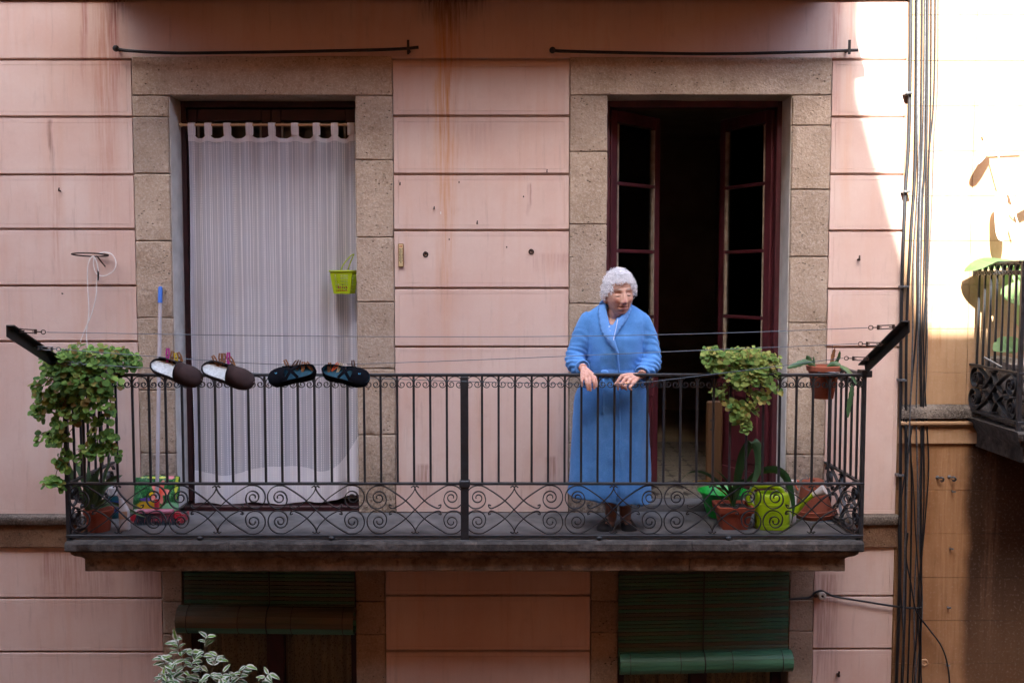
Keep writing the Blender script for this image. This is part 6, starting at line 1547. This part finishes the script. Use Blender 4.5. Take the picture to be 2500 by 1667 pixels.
for s in (-1, 1):
    part("eyelashes", MB().tube([face_pt(s*(.030+dx), -.0045 - .0035*(1-(dx/.013)**2), .0004) for dx in [-.013+.026*i/8 for i in range(9)]], [.0008+.0019*math.sin(math.pi*i/8) for i in range(9)], 5), MAT['lash'], woman)
    part("eyelid_crease", MB().tube([face_pt(s*(.030+dx), .0075 + .003*(1-(dx/.014)**2), .0000) for dx in [-.014+.028*i/8 for i in range(9)]], .0009, 5), MAT['lip'], woman)
    part("eyebrow", MB().tube([face_pt(s*(.028+dx), .0225 + .004*(1-(dx/.018)**2), .0) for dx in [-.016+.034*i/8 for i in range(9)]], [.0010+.0018*math.sin(math.pi*i/8) for i in range(9)], 5), MAT['brow'], woman)
    part("nostril", MB().ball(face_pt(s*.0065, -.0455, .0002), .0030, 8, 5, (1.2, 1, .7)), MAT['mouth'], woman)
for s in (-1, 1):
    part("cheek_crease", MB().tube([face_pt(s*(.018+.014*f+.004*math.sin(f*3)), -.036-.040*f, .0) for f in [i/8 for i in range(9)]], [.0003+.0009*math.sin(math.pi*i/8) for i in range(9)], 5), MAT['crease'], woman)
    part("eye_bag", MB().tube([face_pt(s*(.030+dx), -.0135 - .0035*(1-(dx/.013)**2), .0) for dx in [-.012+.024*i/8 for i in range(9)]], .0008, 5), MAT['crease'], woman)
for zz_ in (.036, .046): part("forehead_crease", MB().tube([face_pt(x, zz_+.002*math.sin(x*90), .0) for x in [-.03+.06*i/12 for i in range(13)]], .0006, 5), MAT['crease'], woman)
part("mouth_line", MB().tube([face_pt(x, -.0635 + .0035*(x/.024)**2, .0002) for x in [-.023+.046*i/12 for i in range(13)]], [.0006+.0018*math.sin(math.pi*i/12) for i in range(13)], 6), MAT['mouth'], woman)
part("lower_lip", MB().tube([face_pt(x, -.0700 + .004*(x/.02)**2, .0) for x in [-.018+.036*i/10 for i in range(11)]], [.0008+.0030*math.sin(math.pi*i/10) for i in range(11)], 6), MAT['lip'], woman)
part("upper_lip", MB().tube([face_pt(x, -.0585 + .001*math.cos(x*300) - .0*(x/.02)**2, .0) for x in [-.017+.034*i/10 for i in range(11)]], [.0006+.0018*math.sin(math.pi*i/10) for i in range(11)], 6), MAT['lip'], woman)

# --- hair: a close cap and several hundred curls
MAT['hair'] = simple("white_hair", rgb('#f8f8fa'), rgb('#e4e4e8'), .55, sc=120, bump=.6, bdist=.002)
def hairline(X, Y, Z):
    if Y < -.02:
        if abs(X) < .050: return Z > .062 - .012*(abs(X)/.05)**2
        return Z > .016
    if Y < .03: return Z > -.012
    return Z > -.045
cap = MB(); rings = []; rh = random.Random(4)
capf = []
idx = {}
for i in range(61):
    ph = math.pi*(.004+.80*i/60)
    for j in range(80):
        q = headpt(2*math.pi*j/80, ph); 
        ok = hairline(q.x, q.y, q.z); v = q*1.0; nn = Vector((q.x/.071**2, q.y/.089**2, q.z/.11**2)).normalized()
        cap.v.append(HM @ (q + nn*(((.009 if q.y > -.04 else .004) + .005*noise.noise(q*60)) if ok else -.006))); idx[(i, j)] = ok
for i in range(60):
    for j in range(80):
        a = i*80+j; b = i*80+(j+1) % 80
        if idx[(i, j)] or idx[(i+1, j)] or idx[(i, (j+1) % 80)] or idx[(i+1, (j+1) % 80)]: cap.f.append((a, b, b+80, a+80))
hair_cap = cap; cur_ = MB(); made = 0
while made < 1150:
    d = Vector((rh.gauss(0, 1), rh.gauss(0, 1), rh.gauss(.2, 1))).normalized(); q = Vector((d.x*.071, d.y*.089, d.z*.110))
    if not hairline(q.x, q.y, q.z + (.011 if q.y < 0 else .006)) or q.y > .06: continue
    made += 1; nn = d; s_ = rh.uniform(.006, .021) ; c = q + nn*s_
    ax = (nn*.5 + Vector((rh.gauss(0, 1), rh.gauss(0, 1), rh.gauss(0, 1)))).normalized(); u = ax.orthogonal().normalized(); w = ax.cross(u); r_ = rh.uniform(.005, .0095); a0 = rh.uniform(0, 6.28); n_ = 12
    cur_.tube([HM @ (c + (u*math.cos(a0+i*.52) + w*math.sin(a0+i*.52))*r_*(1-.03*i) + ax*(i*.0010)) for i in range(n_)], [.0014 - .0008*i/n_ for i in range(n_)], 4, False)
hair = part("hair", cap, MAT['hair'], woman, 80)
part("curls", cur_, MAT['hair'], hair, 80, kind="stuff")

# --- robe
rob = MB()
def ring(py, xl, xr, Yc, b, e=1.0, folds=0.0, ph=0.0, n=72, hem=0.0):
    a0, a1 = P(xl, py, Yc), P(xr, py, Yc); cx, w = (a0.x+a1.x)/2, (a1.x-a0.x)/2; out = []
    for i in range(n):
        t_ = 2*math.pi*i/n; c_, s_ = math.cos(t_), math.sin(t_); f = 1 + folds*(.6*math.sin(9*t_+ph)+.4*math.sin(15*t_+ph*2.1))*(abs(s_)**.5)
        out.append(Vector((cx + w*math.copysign(abs(c_)**e, c_), Yc + b*f*math.copysign(abs(s_)**e, s_), a0.z + hem*c_)))
    return out
prof = [(742, 1466, 1540, -.445, .060, 1, 0), (752, 1450, 1556, -.445, .066, 1, 0), (762, 1436, 1570, -.445, .078, .95, 0), (785, 1430, 1577, -.447, .104, .92, 0), (825, 1430, 1574, -.447, .135, .92, .005), (860, 1431, 1570, -.440, .143, .92, .008), (892, 1430, 1568, -.432, .140, .92, .012), (912, 1430, 1568, -.425, .136, .92, .016), (935, 1418, 1574, -.42, .142, .95, .014), (965, 1404, 1581, -.41, .150, .95, .020), (1020, 1400, 1586, -.40, .158, .95, .030), (1090, 1397, 1588, -.395, .165, .95, .042), (1150, 1390, 1589, -.39, .172, .95, .052), (1195, 1384, 1591, -.385, .178, .95, .060), (1214, 1381, 1592, -.383, .180, .95, .064)]
rob.loft([ring(a, b, c, y, d, e, f, .4+a*.0006, hem=-.028*max(0, (a-1150)/64)) for a, b, c, y, d, e, f in prof])
rob.tube(spline([P(1448, 772, -.445), P(1436, 788, -.445), P(1419, 828, -.452), P(1404, 876, -.482), P(1411, 892, -.560), P(1423, 896, -.607)], 5), [.052]*3+[.058]*5+[.058]*6+[.057]*5+[.050]*4+[.044]*3, 16)
rob.tube(spline([P(1558, 776, -.445), P(1570, 794, -.445), P(1584, 834, -.452), P(1589, 882, -.478), P(1580, 900, -.545), P(1568, 912, -.594)], 5), [.052]*3+[.058]*5+[.059]*6+[.058]*5+[.051]*4+[.045]*3, 16)
robe_me = fuse(rob, .0065, 5, "robe")
b = bmesh.new(); b.from_mesh(robe_me)
Vp = [(1476, 715), (1480, 745), (1484, 775), (1491, 799), (1502, 786), (1515, 770), (1536, 752), (1545, 735), (1540, 705)]
kill = []
for f in b.faces:
    c = f.calc_center_median(); x, y = toPX(c)
    if c.y < -.40 and inpoly(x, y, Vp): kill.append(f)
    elif c.z > 1.345: kill.append(f)
bmesh.ops.delete(b, geom=kill, context='FACES')
for it in range(14):
    new = {}
    for v in b.verts:
        bn = [e.other_vert(v) for e in v.link_edges if e.is_boundary]
        if len(bn) == 2: new[v] = v.co*.5 + (bn[0].co+bn[1].co)*.25
    for v, c in new.items(): v.co = c
for v in b.verts:
    p = v.co; d = noise.noise(p*9)*.0045 + noise.noise(p*22)*.0022
    for A_ in (AL_, AR_):                                     # creases round the bent elbows and forearms
        for k_, amp in ((2, .0095), (3, .0085), (1, .005)):
            q = A_[k_]; L = (p-q).length
            if L < .10: d += amp*math.sin((p-q).dot(Vector((.35, .45, 1)).normalized())*190 + noise.noise(p*14)*3)*(1-L/.10)
    wz = (p.z-.93)/.05                                         # gathers at the tied waist
    if abs(wz) < 1: d += .004*math.sin(p.x*150)*(1-abs(wz))
    if p.z < .85: d += .006*math.sin(p.x*52+1.2*math.sin(p.z*3))*min(1, (.85-p.z)/.3)
    v.co += v.normal*d
b.to_mesh(robe_me); b.free()
bvh = BVHTree.FromPolygons([v.co.copy() for v in robe_me.vertices], [tuple(p.vertices) for p in robe_me.polygons])
def on_robe(px, py, off=.005):
    o0 = P(px, py, -.95); d = (P(px, py, -.1) - o0).normalized(); h = bvh.ray_cast(o0, d)
    if py < 757 and (h[0] is None or h[0].y > -.42): return P(px, py, -.462 - .0012*(py-728)) - d*off
    if h[0] is None:
        h = bvh_body.ray_cast(o0, d)
        if h[0] is None: return P(px, py, -.52)
        return h[0] - d*(off+.004)
    return h[0] - d*off
def robemat(name, c1, c2):
    t = NT(name); p = t.pos(); n = t.noise(t.scale(p, (1, 1, 2.4)), 150, 4, .7); n2 = t.noise(p, 26, 4)
    c = t.mix(t.rng(n, .35, .68), c1, c2); c = t.mix(t.math('MULTIPLY', t.rng(n2, .5, .75), .35), c, rgb('#6ea4e6'))
    t.bump(n, .6, .004); t.done(c, .95, 0, .1); t.b.inputs['Sheen Weight'].default_value = .25; t.b.inputs['Sheen Tint'].default_value = (.6, .8, 1, 1); return t.m
MAT['robe'] = robemat("blue_fleece", rgb('#5b95d6'), rgb('#4a82c2')); MAT['lapel'] = robemat("smooth_blue_cloth", rgb('#6b9fde'), rgb('#5e92d4'))
robe = adopt("robe", robe_me, MAT['robe'])
def band(name, A, B, nx=5, off=.006, th=.004, mat='lapel', scal=0, parent=robe):
    """strip of cloth laid on the robe between the outlines A and B"""
    ca = spline([Vector((*zw(*p), 0)) for p in A], 9); cb = spline([Vector((*zw(*p), 0)) for p in B], 9); n_ = len(ca); rows_ = []
    for i in range(n_):
        a, c = ca[i], cb[min(i, len(cb)-1)]
        if scal: c = c + (c-a).normalized()*scal*(abs(math.sin(i*.62))-.5)
        rows_.append([on_robe(*(a.lerp(c, k_/nx)).xy, off + .004*math.sin(math.pi*k_/nx)) for k_ in range(nx+1)])
    for it in range(2):
        for i in range(1, n_-1):
            for k_ in range(nx+1): rows_[i][k_].y = (rows_[i-1][k_].y+rows_[i][k_].y*2+rows_[i+1][k_].y)/4
    o = part(name, MB().sheet(rows_), MAT[mat], parent, 70); s = o.modifiers.new("thickness", 'SOLIDIFY'); s.thickness = th; s.offset = 1
    return o
band("collar", [(855, 480), (775, 565), (722, 640), (680, 700), (655, 745), (688, 850)], [(880, 510), (862, 575), (835, 640), (790, 710), (745, 775), (700, 845)], scal=2.6, off=.006)
band("collar", [(612, 455), (624, 530), (644, 620), (664, 712), (680, 790), (705, 870), (742, 1000)], [(562, 480), (545, 560), (545, 640), (562, 755), (590, 815), (650, 900), (738, 1003)], scal=2.6, off=.010)
band("front_edge", [(738, 1000), (742, 1060), (748, 1130), (750, 1190)], [(728, 1000), (732, 1060), (738, 1130), (740, 1190)], 2, .006, .004, "robe")
def sband(name, pts, w, off=.006, mat='robe'):
    c = spline([Vector((a, b_, 0)) for a, b_ in pts], 6); rows_ = [[on_robe(p.x-w, p.y, off), on_robe(p.x, p.y, off+.001), on_robe(p.x+w, p.y, off)] for p in c]
    o = part(name, MB().sheet(rows_), MAT[mat], robe, 70); s = o.modifiers.new("thickness", 'SOLIDIFY'); s.thickness = .004; s.offset = 1
sband("front_edge", [(1511, 945), (1512, 1000), (1513, 1060), (1511, 1120), (1509, 1180), (1507, 1222)], 2.0)
sband("belt", [(1434, 908), (1460, 911), (1480, 912), (1511, 911), (1540, 910), (1565, 906)], .2) if False else None
wst = [on_robe(1432+i*(1567-1432)/24, 911+2*math.sin(i*.5), .006) for i in range(25)]
part("belt", MB().strip(wst, .034, .005, (0, 1, 0)), MAT['lapel'], robe, 60)
sband("belt_end", [(1461, 925), (1459, 955), (1459, 990)], 1.6, .010); sband("belt_end", [(1472, 925), (1473, 960), (1471, 1012)], 2.6, .010)
kp = on_robe(1476, 909, .012); part("belt_knot", MB().ball(kp, .016, 12, 8, (1.5, .7, 1)).ball(kp+Vector((.026, .004, -.006)), .013, 10, 6, (1.6, .5, .8)), MAT['lapel'], robe)
MAT['thread'] = simple("white_embroidery", rgb('#dfe9f6'), rgb('#c4d6ee'), .7, bump=0)
em_ = MB(); fl = [zw(628, 752), zw(655, 772), zw(620, 785), zw(640, 800), zw(640, 845), zw(660, 830), zw(650, 730)]
for k_, (a, b_) in enumerate(fl):
    for j in range(5):
        an = j*1.257+k_; em_.tube([on_robe(a+math.cos(an)*f, b_+math.sin(an)*f, .016) for f in (.6, 1.6, 2.6)], .0011, 4)
part("embroidery", em_, MAT['thread'], robe, 60, kind="stuff")
cd = spline([Vector((*zw(*p), 0)) for p in ((738, 640), (724, 720), (706, 800), (692, 868))], 5); part("cord", MB().tube([on_robe(p.x, p.y, .016) for p in cd], .0018, 5), MAT['thread'], woman, 60)
for A_, rr in ((AL_, .045), (AR_, .046)):
    d = (A_[4]-A_[3]).normalized(); c = A_[4] - d*.012; u = d.orthogonal().normalized(); w = d.cross(u)
    part("cuff", MB().tube([c + (u*math.cos(a)+w*math.sin(a))*rr*.93 for a in [2*math.pi*i/24 for i in range(25)]], .0055, 7, False), MAT['lapel'], robe, 60)
rp = P(1528, 940.5, -.700); MAT['gold_ring'] = simple("gold", rgb('#d8a53a'), rgb('#c08f2c'), .25, 1, bump=0)
dr = (P(1526, 942, -.702)-P(1537, 930, -.680)).normalized(); u = dr.orthogonal().normalized(); w = dr.cross(u); rc = P(1537, 930, -.680).lerp(P(1526, 942, -.702), .62)
part("ring", MB().tube([rc+(u*math.cos(a)+w*math.sin(a))*.0104 for a in [2*math.pi*i/18 for i in range(19)]], .0022, 6, False), MAT['gold_ring'], woman, 60)
# --- shoes
MAT['shoe'] = simple("black_felt_shoe", rgb('#1b1a1d'), rgb('#121114'), .8, sc=40)
for px, tx, s in ((1492, 1470, -1), (1527, 1540, 1)):
    h, t_ = P(px, 1262, -.325), P(tx, 1286, -.475); h.z = t_.z = .0042; d = t_-h; L = d.length; d /= L; sd = Vector((-d.y, d.x, 0)); rings = []
    for f, w_, hh in ((0, .012, .040), (.05, .028, .060), (.2, .036, .066), (.4, .037, .060), (.6, .044, .050), (.8, .046, .040), (.93, .034, .030), (1, .010, .016)):
        c = h + d*(L*f); rings.append([c + sd*(w_*math.cos(a)) + Vector((0, 0, max(0, hh*math.sin(a)**.7) if math.sin(a) > 0 else 0)) for a in [math.pi*i/12 for i in range(13)]] + [c - sd*w_*.5, c + sd*w_*.5])
    part("shoe", MB().loft(rings), MAT['shoe'], woman, 50)
